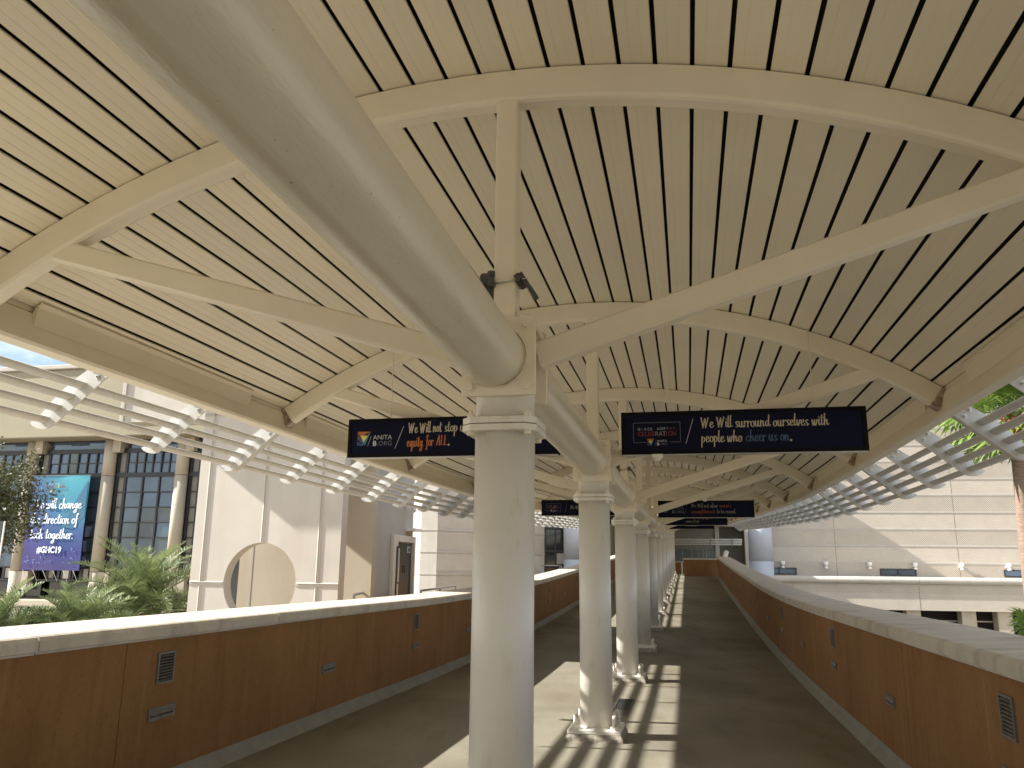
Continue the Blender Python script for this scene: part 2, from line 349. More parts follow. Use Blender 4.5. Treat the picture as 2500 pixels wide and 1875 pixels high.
# ------------------------------------------------------------------ parapets
def parapet(side, label):
    e = -2.74 if side < 0 else 2.42
    sg = side
    X = lambda d: e + sg * d                     # d measured outwards from the inner face
    root = empty('parapet_wall', frame(0, X(.3)), label, 'parapet')
    cuts = {-1: [-14, -11, -8, -5.2, -2.3, .95, 3.85, 6.75, 9.7, 12.7, 15.6, 18.5, 21.5, 24.5, 27.5, 30.5, 33.5, 36.5, 39.5, 42.4, 46],
            1: [-14, -11, -8, -5.2, -2.6, .1, 2.94, 5.2, 7.7, 10.4, 13.0, 15.8, 18.6, 21.6, 24.6, 27.6, 30.6, 33.6, 36.6, 39.6, 42.3]}[side]
    for a, b in zip(cuts, cuts[1:]):
        m = MB(); sweep(m, [(X(0), -.3), (X(0), .985), (X(.55), .985), (X(.55), -.6)], frange(a + .004, b - .004, .5))
        m.build('wall_panel', M_wall, root)
    q = MB(); sweep(q, [(X(.02), -.3), (X(.02), .98), (X(.5), .98), (X(.5), -.3)], frange(cuts[0], cuts[-1], 1.0))
    q.build('joint_filler', M_groove, root)
    q = MB(); sweep(q, [(X(-.085), .001), (X(-.07), .012), (X(-.02), .045), (X(-.006), .10), (X(.01), .10), (X(.01), -.05), (X(-.085), -.05)], frange(cuts[0], cuts[-1], .5), smooth=False)
    q.build('base_cove', M_cove, root)
    s = cuts[0] + (.3 if side < 0 else .5); k = 0
    random.seed(5 + side)
    while s < cuts[-1] - .2:
        b = min(s + 2.77, cuts[-1]); dz = random.uniform(-.002, .002)
        m = MB(); prof = [(X(-.035), 1.005), (X(-.035), 1.062), (X(-.022), 1.082), (X(.0), 1.09), (X(.58), 1.10), (X(.61), 1.085), (X(.61), 1.0), (X(.0), .987), (X(-.012), .987), (X(-.012), 1.0)]
        sweep(m, [(t, h + dz) for t, h in prof], frange(s + .004, b - .004, .4))
        m.build('coping_stone', M_cop, root); s = b
    # louvred vents and recessed step lights in the inner face
    def vent(s0):
        m = MB(); F = Matrix.Translation(W(s0, X(0), .79)) @ Matrix.Rotation(-TH, 4, 'Z') @ Matrix.Rotation(0, 4, 'Z')
        ix = -sg                                                   # into the walkway
        for c, d in [((ix * .006, -.088, 0), (.012, .016, .21)), ((ix * .006, .088, 0), (.012, .016, .21)), ((ix * .006, 0, .098), (.012, .16, .014)), ((ix * .006, 0, -.098), (.012, .16, .014))]: m.box(c, d, F)
        for i in range(9):
            z = -.08 + i * .02
            T = F @ Matrix.Translation((ix * .004, 0, z)) @ Matrix.Rotation(R(38) * ix, 4, 'Y')
            m.box((0, 0, 0), (.018, .16, .0025), T)
        o = m.build('vent', M_vent, root)
        m = MB(); m.box((ix * .0015, 0, 0), (.003, .16, .185), F); m.build('vent_recess', M_black, o, M=MW[o.name])
    def steplight(s0):
        m = MB(); F = Matrix.Translation(W(s0, X(0), .495)) @ Matrix.Rotation(-TH, 4, 'Z'); ix = -sg
        for c, d in [((ix * .006, 0, .030), (.012, .29, .022)), ((ix * .006, 0, -.030), (.012, .29, .022)), ((ix * .006, -.135, 0), (.012, .02, .038)), ((ix * .006, .135, 0), (.012, .02, .038))]: m.box(c, d, F)
        m.box((0, 0, .004), (.03, .25, .006), F @ Matrix.Translation((ix * .006, 0, .006)) @ Matrix.Rotation(R(55) * ix, 4, 'Y'))
        m.box((ix * .009, -.06, -.008), (.006, .05, .010), F)
        o = m.build('step_light', M_vent, root)
        m = MB(); m.box((ix * .0015, 0, 0), (.003, .25, .04), F); m.build('lens', M_dark, o, M=MW[o.name])
    off = 0 if side < 0 else -.53
    for i in range(-1, 9): vent(1.38 + off + 5.43 * i * (1.0 if side < 0 else .955))
    for i in range(-2, 17): steplight(1.38 + off + 2.72 * i * (1.0 if side < 0 else .955))
    return root
parapet(-1, 'rust brown parapet wall on the left whose cream coping glares in the sun')
parapet(1, 'rust brown parapet wall on the right with its wide coping in shade')

# walls closing the far end of the walkway
ew = empty('end_wall', frame(43.2, 1.5), 'low dark rust wall crossing the far end of the walkway right of its opening', 'wall')
m = MB(); z0 = fz(43); m.loft([[P(43.2, t, z0 - .1 + dz) for t, dz in ((.62, 0), (.62, 1.0), (2.45, 1.0), (2.45, 0))], [P(43.6, t, z0 - .1 + dz) for t, dz in ((.62, 0), (.62, 1.0), (2.45, 1.0), (2.45, 0))]]); m.build('wall_panel', M_wall, ew)
m = MB(); m.loft([[P(s, t, z) for t, z in ((.60, z0 + .905), (.60, z0 + .98), (3.0, z0 + .98), (3.0, z0 + .905))] for s in (43.15, 43.7)]); m.build('coping', M_cop, ew)
ew = empty('end_wall', frame(45.8, 0), 'darker low rust wall set back behind the opening at the far end', 'wall')
m = MB(); m.loft([[P(s, t, z) for t, z in ((-2.7, 1.0), (-2.7, 1.86), (.9, 1.86), (.9, 1.0))] for s in (45.8, 46.1)]); m.build('wall_panel', M_wall, ew)
m = MB(); m.loft([[P(s, t, z) for t, z in ((-2.7, 1.865), (-2.7, 1.92), (.9, 1.92), (.9, 1.865))] for s in (45.75, 46.15)]); m.build('coping', M_cop, ew)
# slatted door leaf and steel post by the opening
gp = MB(); gp.tube([P(43.25, .52, z0), P(43.25, .52, z0 + .80)], .035, 10); tag(gp.build('bollard', M_lamp), 'slim pale post standing at the end of the low far wall', 'post')
bx = MB(); bx.box((0, 0, .42), (.34, .25, .84), frame(44.2, -.62)); tag(bx.build('cabinet', M_lamp, bevel=.01), 'narrow pale cabinet standing behind the last columns', 'cabinet')

# drain grate in the deck
dg = MB(); F = frame(5.75, .09)
for i in range(2): dg.box((-.085 + .17 * i, 0, .004), (.012, 1.15, .008), F)
for i in range(4): dg.box((-.051 + .034 * i, 0, .003), (.006, 1.15, .006), F)
for i in range(26): dg.box((0, -.56 + .0447 * i, .003), (.165, .009, .006), F)
gr = dg.build('drain_grate', M_dark, M=F); tag(gr, 'narrow steel drain grate let into the walkway between the columns', 'drain')
q = MB(); q.box((0, 0, .0012), (.17, 1.15, .0008), F); q.build('drain_channel', M_black, gr, M=F)
# ------------------------------------------------------------------ canopy
UC, ZC, RD = -.08, -1.70, 5.87            # arch centre (across, above deck) and soffit radius
def arc(a, r): return (UC + r * math.sin(a / RD), ZC + r * math.cos(a / RD))      # a = length along the soffit
roof = empty('canopy_roof', frame(0, 0, 4.2), 'barrel vaulted canopy with cream metal plank soffit and dark gaps over the walkway', 'canopy roof')
RS0, RS1 = -14.0, 48.0
PITCH = .193; TC = -.012                 # the row of columns stands 3 cm off the centre line
def plank_prof(i):
    a0 = .10 + PITCH * i + .012; a1 = a0 + PITCH - .024
    a0 = max(a0, -3.49); a1 = min(a1, 3.49)
    if a1 - a0 < .03: return None
    pts = [(a0 + .001, .016), (a0, .004), (a0 + .003, 0)]
    for g in (.056, .112):
        if a0 + g + .01 < a1: pts += [(a0 + g - .002, 0), (a0 + g, .0018 if g < .1 else -.0012), (a0 + g + .002, 0)]
    pts += [(a1 - .003, 0), (a1, .004), (a1 - .001, .016)]
    return [arc(a, RD + d) for a, d in pts]
for bay in range(-4, 12):
    a, b = bay * 4.0, bay * 4.0 + 4.0
    if bay == -4: a = RS0
    m = MB(); random.seed(100 + bay); prnd = random.Random(40 + bay)
    for i in range(-19, 18):
        if plank_prof(i) is None: continue
        dz = random.uniform(-.0012, .0012)
        pr = [(t, z + dz) for t, z in plank_prof(i)]
        m.loft([[W(s, t, h) for t, h in pr] for s in frange(a + .001, b - .001, 1.0)], mi=prnd.choice((0, 0, 1, 2)), caps=False, closed=False)
    m.build('soffit_bay', [M_deck, M_deck2, M_deck3], roof)
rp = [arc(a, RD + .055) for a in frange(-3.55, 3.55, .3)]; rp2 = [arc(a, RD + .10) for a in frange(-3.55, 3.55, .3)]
m = MB(); sweep(m, rp + rp2[::-1], frange(RS0, RS1, 1.0)); m.build('roof_sheet', M_black, roof)  # coloured black so the plank gaps above the soffit look shaded
# edge beams with cover strips
def beam(side):
    X = lambda u: UC + side * u
    m = MB(); sweep(m, [(X(u), z) for u, z in ((3.235, 2.915), (3.25, 2.895), (3.325, 2.878), (3.338, 2.885), (3.43, 3.06), (3.41, 3.08), (3.30, 3.125), (3.285, 3.115))], frange(RS0, RS1, .5))
    m.build('edge_beam', M_frame, roof)
    for k in range(-3, 12):
        m = MB(); sweep(m, [(X(u), z) for u, z in ((3.262, 3.03), (3.285, 3.115), (3.262, 3.165), (3.225, 3.192), (3.222, 3.182), (3.245, 3.155))], frange(k * 4 + .45, k * 4 + 3.2, .5))
        m.build('cover_strip', M_deck, roof)
    m = MB(); sweep(m, [(X(u), z) for u, z in ((3.30, 3.13), (3.56, 3.02), (3.58, 3.04), (3.30, 3.25))], frange(RS0, RS1, 1)); m.build('roof_edge_sheet', M_frame, roof)
beam(-1); beam(1)

# ------------------------------------------------------------------ arched frames
def make_frame():
    F = frame(0, 0); root = empty('arched_frame', F)
    hw = .062; r0, r1 = 5.675, 5.862; am = math.asin(3.265 / r0)
    m = MB(); rings = []
    for i in range(41):
        a = -am + 2 * am * i / 40; c, s_ = math.cos(a), math.sin(a)
        ring = []
        for (y, r) in ((-hw, r0 + .025), (-hw + .008, r0 + .008), (-hw + .025, r0), (hw - .025, r0), (hw - .008, r0 + .008), (hw, r0 + .025), (hw, r1), (-hw, r1)):
            ring.append(Vector((UC + r * s_, y, ZC + r * c)))
        rings.append(ring)
    m.loft(rings, smooth=False); m.build('arch', M_frame, root, local=True)
    m = MB(); m.box((TC, 0, 3.40), (.12, .115, 1.20)); m.build('post', M_frame, root, local=True, bevel=.014)
    for sd_ in (-1, 1):
        m = MB(); p0 = Vector((TC + sd_ * .17, 0, 2.545)); x1 = UC + sd_ * 2.68; p1 = Vector((x1, 0, ZC + math.sqrt(r0 ** 2 - (x1 - UC) ** 2) + .02))
        pts = [p0, p0.lerp(p1, .5), p0.lerp(p1, .93), p1, p1 + (p1 - p0).normalized() * .10]
        rings = []
        for i, p in enumerate(pts):
            d = (pts[min(i + 1, 4)] - pts[max(i - 1, 0)]).normalized(); nrm = Vector((-d.z, 0, d.x)); hh = .066; b_ = .012
            ring = []
            for y, k in ((-.05, -hh + b_), (-.05 + b_, -hh), (.05 - b_, -hh), (.05, -hh + b_), (.05, hh - b_), (.05 - b_, hh), (-.05 + b_, hh), (-.05, hh - b_)):
                ring.append(p + nrm * k + Vector((0, y, 0)))
            rings.append(ring)
        m.loft(rings); m.build('strut', M_frame, root, local=True)
        # bolted end plate where the arch meets the edge beam
        a = sd_ * am; c, s_ = math.cos(a), math.sin(a)
        T = Matrix.Translation((UC + (r0 + .09) * s_, 0, ZC + (r0 + .09) * c)) @ Matrix.Rotation(a, 4, 'Y')
        m = MB(); m.box((-sd_ * .055, 0, 0), (.12, .145, .185), T); pl = m.build('end_plate', M_grime, root, local=True, bevel=.004)
        for bz in (-.055, .055):
            for by in (-.028, .028):
                m = MB(); m.hexbolt(T @ Vector((-sd_ * .055 + by, -.073, bz)), (0, -1, 0), .012, .014); m.build('bolt', M_grime, pl, local=True)
    return root
fr0 = make_frame()
tag(fr0, cat='canopy frame', group='arched frames along the canopy')
def ordi(n): return ['nearest', 'second', 'third', 'fourth', 'fifth', 'sixth', 'seventh', 'eighth', 'ninth', 'tenth', 'eleventh', 'farthest'][n]
for k in range(-1, 12):
    f = fr0 if k == 0 else copy_tree(fr0, frame(4.0 * k, 0))
    if k < 0: f['label'] = 'cream arched steel frame directly overhead of the viewpoint, before the nearest column'
    else: f['label'] = 'cream steel arch with post and two struts over the %s column of the row' % ordi(k)

# ------------------------------------------------------------------ columns
def make_column():
    F = frame(0, TC); root = empty('support_column', F)
    L_ = dict(local=True)
    m = MB(); m.loft([[Vector((x * k, y * k, z)) for x, y in ((-.255, -.25), (-.262, .1), (-.25, .262), (.1, .252), (.262, .25), (.25, -.1), (.256, -.258), (-.1, -.25))] for z, k in ((-.02, 1.02), (.03, 1.0), (.062, .94))]); m.build('grout_pad', M_pad, root, **L_)
    m = MB(); m.box((0, 0, .078), (.48, .48, .032)); bp_ = m.build('base_plate', M_col, root, bevel=.004, **L_)
    for x in (-.175, .175):
        for y in (-.175, .175):
            m = MB(); m.tube([(x, y, .094), (x, y, .124)], .032, 6, smooth=False); m.tube([(x, y, .124), (x, y, .215)], .0175, 10); m.build('anchor_bolt', M_col, bp_, **L_)
    m = MB(); m.tube([(0, 0, .092), (0, 0, 2.14)], .15, 48)
    m.tube([(0, 0, .092), (0, 0, .10), (0, 0, .106)], [.163, .160, .1505], 48)
    m.build('shaft', M_col, root, **L_)
    oc = [(-.185, -.135), (-.135, -.185), (.135, -.185), (.185, -.135), (.185, .135), (.135, .185), (-.135, .185), (-.185, .135)]
    m = MB(); m.prism(oc, lambda x, y, z: Vector((x, y, z)), 2.14, 2.172); lf = m.build('flange', M_col, root, bevel=.003, **L_)
    m = MB(); m.prism([(x * .995, y * .995) for x, y in oc], lambda x, y, z: Vector((x, y, z)), 2.176, 2.208); m.build('flange', M_col, root, bevel=.003, **L_)
    for x in (-.142, .142):
        for y in (-.142, .142):
            m = MB(); m.tube([(x, y, 2.208), (x, y, 2.228)], .020, 6, smooth=False); m.tube([(x, y, 2.228), (x, y, 2.245)], .012, 8)
            m.tube([(x, y, 2.122), (x, y, 2.14)], .019, 6, smooth=False); m.build('flange_bolt', M_frame, lf, **L_)
    m = MB(); m.tube([(0, 0, 2.208), (0, 0, 2.72)], .148, 40); m.build('cap_stub', M_col, root, **L_)
    return root
cl0 = make_column(); tag(cl0, cat='column', group='round steel columns along the walkway')
for k in range(-1, 12):
    c = cl0 if k == 0 else copy_tree(cl0, frame(4.0 * k, TC))
    if k < 0: c['label'] = 'white round steel column beside the viewpoint, out of view under the big near tube'
    else: c['label'] = ('large white round column in the foreground, nearest of the row' if k == 0 else
                        'white round column, farthest of the row down the middle of the walkway' if k == 11 else
                        'white round column on a bolted base plate, %s of the row from the front' % ordi(k))

# ------------------------------------------------------------------ spine tubes
def spine(k, lab):
    s0, s1 = 4.0 * k, 4.0 * k + 4.0
    t0 = TC; t1 = TC
    root = empty('spine_tube', frame(s0, t0, 2.6), lab, 'spine tube', 'round spine tubes joining the column heads')
    h = 2.53
    def pt(f):
        return W(s0 + f * 4.0, t0 + (t1 - t0) * f, h)
    m = MB(); fs = frange(.19 / 4, 1 - .19 / 4, .25 / 4)
    pts = [pt(f) for f in (.19 / 4, .5, 1 - .19 / 4)]
    if k == -1: pts = [P(s, -.04 - .013 * s - .0024 * s * s, 2.60 - .0125 * s + .00056 * s * s) for s in frange(-3.81, -.17, .3)]
    m.tube(pts, .1555, 64, caps=False); m.build('pipe', M_tube, root)
    for f, dr in ((.166 / 4, -1), (1 - .166 / 4, 1)):
        c = pt(f)
        if k == -1 and dr > 0: c = P(-.166, TC, fz(0) + 2.515)
        F = Matrix.Translation(c) @ Matrix.Rotation(-TH, 4, 'Z')
        m = MB(); poly = [(-.185, -.205), (.185, -.205), (.185, .175), (.17, .19), (-.185, .19)]
        m.prism(poly, lambda x, y, z: F @ Vector((x, z, y)), -.013, .013); pl = m.build('end_plate', M_frame, root, bevel=.003)
        # weld bead
        m = MB(); n = 40; rings = []
        for i in range(n):
            a = 2 * math.pi * i / n; ca, sa = math.cos(a), math.sin(a); y = -dr * .014
            ox, oz = (-.01, -.010) if (k == -1 and dr > 0) else (0, 0)
            rings.append([F @ Vector((ox + .160 * ca, y, oz + .160 * sa)), F @ Vector((ox + .155 * ca, y - dr * .010, oz + .155 * sa)), F @ Vector((ox + .148 * ca, y, oz + .148 * sa))])
        rings.append(rings[0]); m.loft(rings, smooth=True, caps=False); m.build('weld', M_frame, pl)
        for x, z in ((-.142, -.162), (.142, -.162), (.142, .148), (-.142, .148)):
            m = MB(); m.hexbolt(F @ Vector((x, -dr * .013, z)), F.to_3x3() @ Vector((0, -dr, 0)), .021, .020); m.build('bolt', M_frame, pl)
for k in range(-1, 11):
    spine(k, 'large glossy cream tube sweeping overhead into the nearest column head' if k == -1 else
          'cream round spine tube running from the %s column head to the next' % ordi(k))

# small fittings on the posts and column heads
def clamp(k, both, lab):
    F = frame(4.0 * k, 0); root = empty('clamp_bracket', F @ Matrix.Translation((0, 0, 2.9)), lab, 'clamp', 'dark clamp brackets on the frame posts')
    m = MB()
    for y in (-.066, .066): m.tube([F @ Vector((-.10, y, 2.925)), F @ Vector((.11, y, 2.945))], .005, 8)
    m.build('threaded_rod', M_galv, root)
    m = MB(); m.box((-.082, 0, 2.93), (.03, .20, .05), F); m.box((-.11, -.03, 2.955), (.05, .09, .06), F); m.tube([F @ Vector((-.085, -.05, 2.97)), F @ Vector((-.085, -.05, 3.0))], .022, 10)
    m.prism([(-.15, 2.99), (-.10, 2.985), (-.068, 2.90), (-.075, 2.80), (-.15, 2.88)], lambda x, y, z: F @ Vector((x, z, y)), -.04, -.025)
    m.build('clamp_plate', M_dark, root, bevel=.003)
    m = MB(); T = F @ Matrix.Translation((.088, -.045, 2.93)) @ Matrix.Rotation(R(-32), 4, 'Y')
    m.box((.01, 0, -.03), (.022, .05, .16), T); m.box((-.012, .03, .03), (.03, .14, .04), T); m.build('clamp_arm', M_dark, root, bevel=.003)
clamp(0, 1, 'dark steel clamp bracket bolted round the nearest frame post')
clamp(2, 1, 'small dark clamp bracket round the third frame post')
def conduit(k, lab):
    F = frame(4.0 * k, 0)
    root = empty('conduit', F @ Matrix.Translation((.1, 0, 2.7)), lab, 'conduit', 'cable conduits looped over the column heads')
    m = MB(); pts = []
    for a in frange(0, 1, .1):
        ang = math.pi * a; pts.append(F @ Vector((.07 + .12 * a, -.10 + .26 * a, 2.73 + .045 * math.sin(ang) - .20 * a * a)))
    m.tube(pts, .014, 10); m.build('pipe', M_frame, root)
    m = MB(); m.box((.0, -.07, 2.765), (.105, .05, .07), F); m.build('junction_box', M_frame, root, bevel=.004)
conduit(0, 'painted cable conduit looping behind the nearest column head'); conduit(1, 'painted cable conduit behind the second column head'); conduit(2, 'painted cable conduit behind the third column head')

# ------------------------------------------------------------------ louvred sunshades
def sunshade(side, lab):
    X = lambda u: UC + side * u
    root = empty('sunshade', frame(0, X(3.6), 2.7), lab, 'sunshade')
    poly = [(3.335, 2.925), (3.79, 2.535), (3.83, 2.508), (3.88, 2.497), (3.94, 2.505), (3.99, 2.528), (4.015, 2.553), (4.0, 2.562), (3.965, 2.565), (3.86, 2.70), (3.74, 2.82), (3.66, 2.885), (3.53, 2.975), (3.41, 3.035)]
    ctr = [(3.60, 2.825), (3.70, 2.74), (3.80, 2.655), (3.895, 2.565)]
    holes_r = .037
    def bracket(wide):
        F = frame(0, X(3.6), 0)
        m = MB()
        fn = lambda u, z, d: Vector((side * (u - 3.6), d, z))
        m.prism(poly, fn, -.006, .006); 
        o = m.build('bracket', M_lou, None, M=F, local=True)
        if wide:
            lo = poly[:7]
            m = MB(); rings = []
            for i, (u, z) in enumerate(lo):
                u0, z0 = lo[max(i - 1, 0)]; u1, z1 = lo[min(i + 1, len(lo) - 1)]; dl = math.hypot(u1 - u0, z1 - z0); nx, nz = (z1 - z0) / dl, -(u1 - u0) / dl
                rings.append([fn(u + nx * .001, z + nz * .001, -.045), fn(u + nx * .001, z + nz * .001, .045), fn(u + nx * .009, z + nz * .009, .045), fn(u + nx * .009, z + nz * .009, -.045)])
            m.loft(rings); m.build('edge_flange', M_lou, o, M=F, local=True)
        for u, z in ((3.43, 2.955), (3.50, 2.955), (3.455, 2.895)):
            m = MB(); m.hexbolt(fn(u, z, -.006), (0, -1, 0), .0165, .018); m.tube([fn(u, z, -.022), fn(u, z, -.038)], .008, 8); m.build('bolt', M_galv, o, M=F, local=True)
        return o
    b1, b2 = bracket(False), bracket(True)
    def place(src, s):
        c = src.copy(); COL.objects.link(c); m_ = frame(s, X(3.6)); c.parent = root; c.matrix_basis = MW[root.name].inverted() @ m_; MW[c.name] = m_
        for ch in list(KIDS.get(src.name, [])):
            d = ch.copy(); COL.objects.link(d); d.parent = c; d.matrix_basis = ch.matrix_basis.copy()
    for i in range(-4, 34):
        s = 4.0 * i / 3
        place(b2 if i % 3 == 0 else b1, s)
    for o in (b1, b2):
        for ch in KIDS.get(o.name, []): bpy.data.objects.remove(ch)
        KIDS[o.name] = []; bpy.data.objects.remove(o)
    for u, z in ctr:
        arcp = [(-.056, .021), (-.045, .001), (-.025, -.014), (-.002, -.020), (.020, -.016), (.040, -.003), (.055, .019)]      # curved blade, hollow side up
        prof = [(u + a, z + b_) for a, b_ in arcp] + [(u + a * .93, z + b_ + .006) for a, b_ in arcp[::-1]]
        m = MB(); m.loft([[W(s, X(a), b_) for a, b_ in prof] for s in frange(-9, 44, .66667)], smooth=True); o = m.build('shade_blade', M_lou, root)
sunshade(-1, 'white louvred sunshade of four curved blades along the left canopy edge, sunlit')
sunshade(1, 'blue grey shaded louvred sunshade of four curved blades along the right canopy edge')
# sunshade across the far end of the canopy
root = empty('sunshade', frame(44.5, 1.5, 3.6), 'small louvred sunshade crossing the far end of the canopy', 'sunshade')
zE = fz(44)
for i in range(4):
    m = MB(); m.tube([P(44.1 + .2 * i, -3.0, zE + 2.72 - .09 * i - .7), P(44.1 + .2 * i, 3.9, zE + 2.72 - .09 * i - .7)], .035, 10); m.build('shade_tube', M_lou, root)
for i in range(6):
    t = -2.6 + 1.2 * i; m = MB(); m.prism([(44.0, zE + 2.02), (44.8, zE + 1.68), (44.9, zE + 1.74), (44.1, zE + 2.14)], lambda x, y, d: P(x, d, y), t - .01, t + .01); m.build('bracket', M_lou, root)
# ------------------------------------------------------------------ brush script lettering (strokes) and plain lettering
G = {   # advance, strokes; x-height 1, tall letters ~2, descenders ~-.9
'a': (.95, ['.68 .8 .45 1 .15 .75 .1 .3 .3 .02 .55 .3 .7 .9', '.7 .95 .66 .3 .78 .02 .98 .2']),
'b': (.85, ['.2 1.95 .14 1 .12 .1', '.14 .5 .35 .9 .62 .7 .6 .2 .35 0 .13 .15']),
'c': (.78, ['.62 .8 .42 .98 .14 .7 .12 .25 .35 0 .62 .1 .8 .3']),
'd': (.95, ['.65 .75 .42 .95 .14 .7 .1 .25 .3 .0 .55 .3 .68 .9', '.78 1.95 .7 1.1 .66 .3 .78 .02 .98 .18']),
'e': (.78, ['.12 .42 .45 .55 .6 .8 .42 1 .18 .8 .1 .4 .25 .02 .5 .03 .8 .3']),
'f': (.62, ['.62 1.75 .42 1.98 .28 1.7 .26 .8 .22 -.5 .1 -.75 .02 -.5', '.02 .85 .6 .98']),
'g': (.92, ['.66 .8 .45 .98 .16 .75 .12 .3 .32 .08 .55 .35 .68 .9', '.7 .95 .62 0 .55 -.6 .3 -.9 .05 -.65 .4 -.25 .95 .2']),
'h': (.95, ['.26 1.95 .16 1 .1 .0', '.12 .4 .35 .85 .58 .9 .58 .4 .66 .02 .92 .2']),
'i': (.42, ['.18 .98 .12 .35 .2 .02 .42 .2', '.2 1.38 .21 1.42']),
'j': (.42, ['.3 .98 .26 -.3 .12 -.85 -.05 -.6', '.3 1.38 .31 1.42']),
'l': (.45, ['.24 1.98 .14 1.1 .1 .3 .2 .0 .46 .2']),
'm': (1.3, ['.12 .98 .08 .0', '.1 .45 .3 .92 .48 .9 .46 .05', '.47 .45 .7 .92 .9 .88 .88 .3 .98 .02 1.25 .2']),
'n': (.95, ['.14 .98 .08 .0', '.1 .45 .35 .9 .6 .9 .58 .35 .66 .02 .94 .2']),
'o': (.85, ['.42 .98 .14 .75 .12 .25 .38 .0 .66 .25 .66 .75 .42 .98', '.5 .95 .85 .8']),
'p': (.88, ['.16 .98 .12 .2 .08 -.85', '.13 .5 .35 .92 .64 .75 .62 .25 .35 0 .14 .15']),
'q': (.92, ['.62 .8 .42 .95 .16 .7 .12 .3 .3 .05 .52 .3 .64 .85', '.68 .98 .62 .1 .58 -.85', '.58 -.8 .75 -.4 .9 -.1']),
'r': (.65, ['.14 .98 .1 .0', '.11 .5 .3 .85 .5 .98 .64 .85']),
's': (.72, ['.6 .85 .42 1 .22 .85 .3 .55 .5 .3 .42 .03 .12 .08', '.45 .05 .72 .25']),
't': (.62, ['.32 1.7 .24 .9 .22 .2 .32 .0 .6 .2', '.0 1.15 .62 1.3']),
'u': (.98, ['.12 .98 .1 .3 .28 .0 .5 .2 .62 .9', '.64 .98 .62 .3 .72 .02 .98 .2']),
'v': (.8, ['.1 .95 .22 .1 .34 .02 .6 .7 .62 .98 .82 .85']),
'w': (1.2, ['.1 .95 .18 .15 .32 .05 .52 .8', '.54 .9 .58 .12 .74 .05 .96 .7 .94 1 1.2 .85']),
'y': (.92, ['.12 .95 .14 .35 .3 .1 .55 .4 .66 .95', '.68 .98 .6 -.1 .5 -.7 .28 -.88 .06 -.6 .45 -.2 .94 .15']),
'W': (1.75, ['.12 1.75 .3 .9 .42 .02', '.42 .02 .62 .8 .85 1.55', '.87 1.6 .92 .8 .95 .02', '.95 .02 1.2 .8 1.5 1.75']),
'A': (1.3, ['.08 .0 .45 1.0 .78 1.7', '.8 1.75 .88 .9 .95 .0', '.25 .62 1.1 .66']),
'L': (.98, ['.3 1.75 .22 .9 .16 .08', '.16 .06 .5 .02 .95 .12']),
'.': (.35, ['.12 .06 .14 .1']), ',': (.35, ['.15 .1 .1 -.1']), "'": (.3, ['.15 1.8 .12 1.5']), ' ': (.55, []),
}
def smooth_pts(p, n=7):
    if len(p) < 3: return p
    out = []
    for i in range(len(p) - 1):
        a = p[max(i - 1, 0)]; b = p[i]; c = p[i + 1]; d = p[min(i + 2, len(p) - 1)]
        for k in range(n):
            t = k / n
            out.append(tuple(.5 * (2 * b[j] + (c[j] - a[j]) * t + (2 * a[j] - 5 * b[j] + 4 * c[j] - d[j]) * t * t + (3 * b[j] - a[j] - 3 * c[j] + d[j]) * t ** 3) for j in (0, 1)))
    out.append(p[-1]); return out
def script_width(txt, xh, sx=.72): return sum(G[c][0] for c in txt) * xh * sx
def script(txt, fn, x0, y0, xh, name, m_, parent, wt=.25, sx=.72):
    """fn(x, y, lift) -> world point; one mesh for a run of words of one colour"""
    mb = MB(); x = x0; k = 0; rnd = random.Random(hash(len(txt)) + 3)
    for ch in txt:
        adv, strokes = G[ch]; jy = rnd.uniform(-.06, .06) * xh
        for st_ in strokes:
            v = [float(q) for q in st_.split()]; pts = [(x + v[i] * xh * sx, y0 + jy + v[i + 1] * xh) for i in range(0, len(v), 2)]
            pts = smooth_pts(pts); lift = .0012 + .00012 * (k % 6); k += 1; n = len(pts); Lft, Rgt = [], []
            ws = []
            for i, p in enumerate(pts):
                a = pts[max(i - 1, 0)]; b = pts[min(i + 1, n - 1)]; dx, dy = b[0] - a[0], b[1] - a[1]; d = math.hypot(dx, dy) or 1e-6
                wd = wt * xh * (.34 + .66 * abs(dy / d) ** 1.5) * .5 * (1.0 + .12 * math.sin(i * 1.3 + k))
                nx, ny = -dy / d, dx / d
                Lft.append((p[0] + nx * wd, p[1] + ny * wd)); Rgt.append((p[0] - nx * wd, p[1] - ny * wd)); ws.append(wd)
            vs = [fn(q[0], q[1], lift) for q in Lft] + [fn(q[0], q[1], lift) for q in Rgt]
            mb.add(vs, [(i, i + 1, n + i + 1, n + i) for i in range(n - 1)])
            for e in (0, n - 1):
                c = pts[e]; rr = ws[e]; mb.add([fn(c[0] + rr * math.cos(a * math.pi / 5), c[1] + rr * math.sin(a * math.pi / 5), lift + .0001 * (1 + (e > 0)) * .3) for a in range(10)], [tuple(range(10))])
        x += adv * xh * sx
    o = mb.build(name, m_, parent)
    return x
def fit(txt, fn, x0, x1, y0, xh, name, m_, parent, wt=.20):
    return script(txt, fn, x0, y0, xh, name, m_, parent, wt=wt, sx=(x1 - x0) / (sum(G[c][0] for c in txt) * xh))
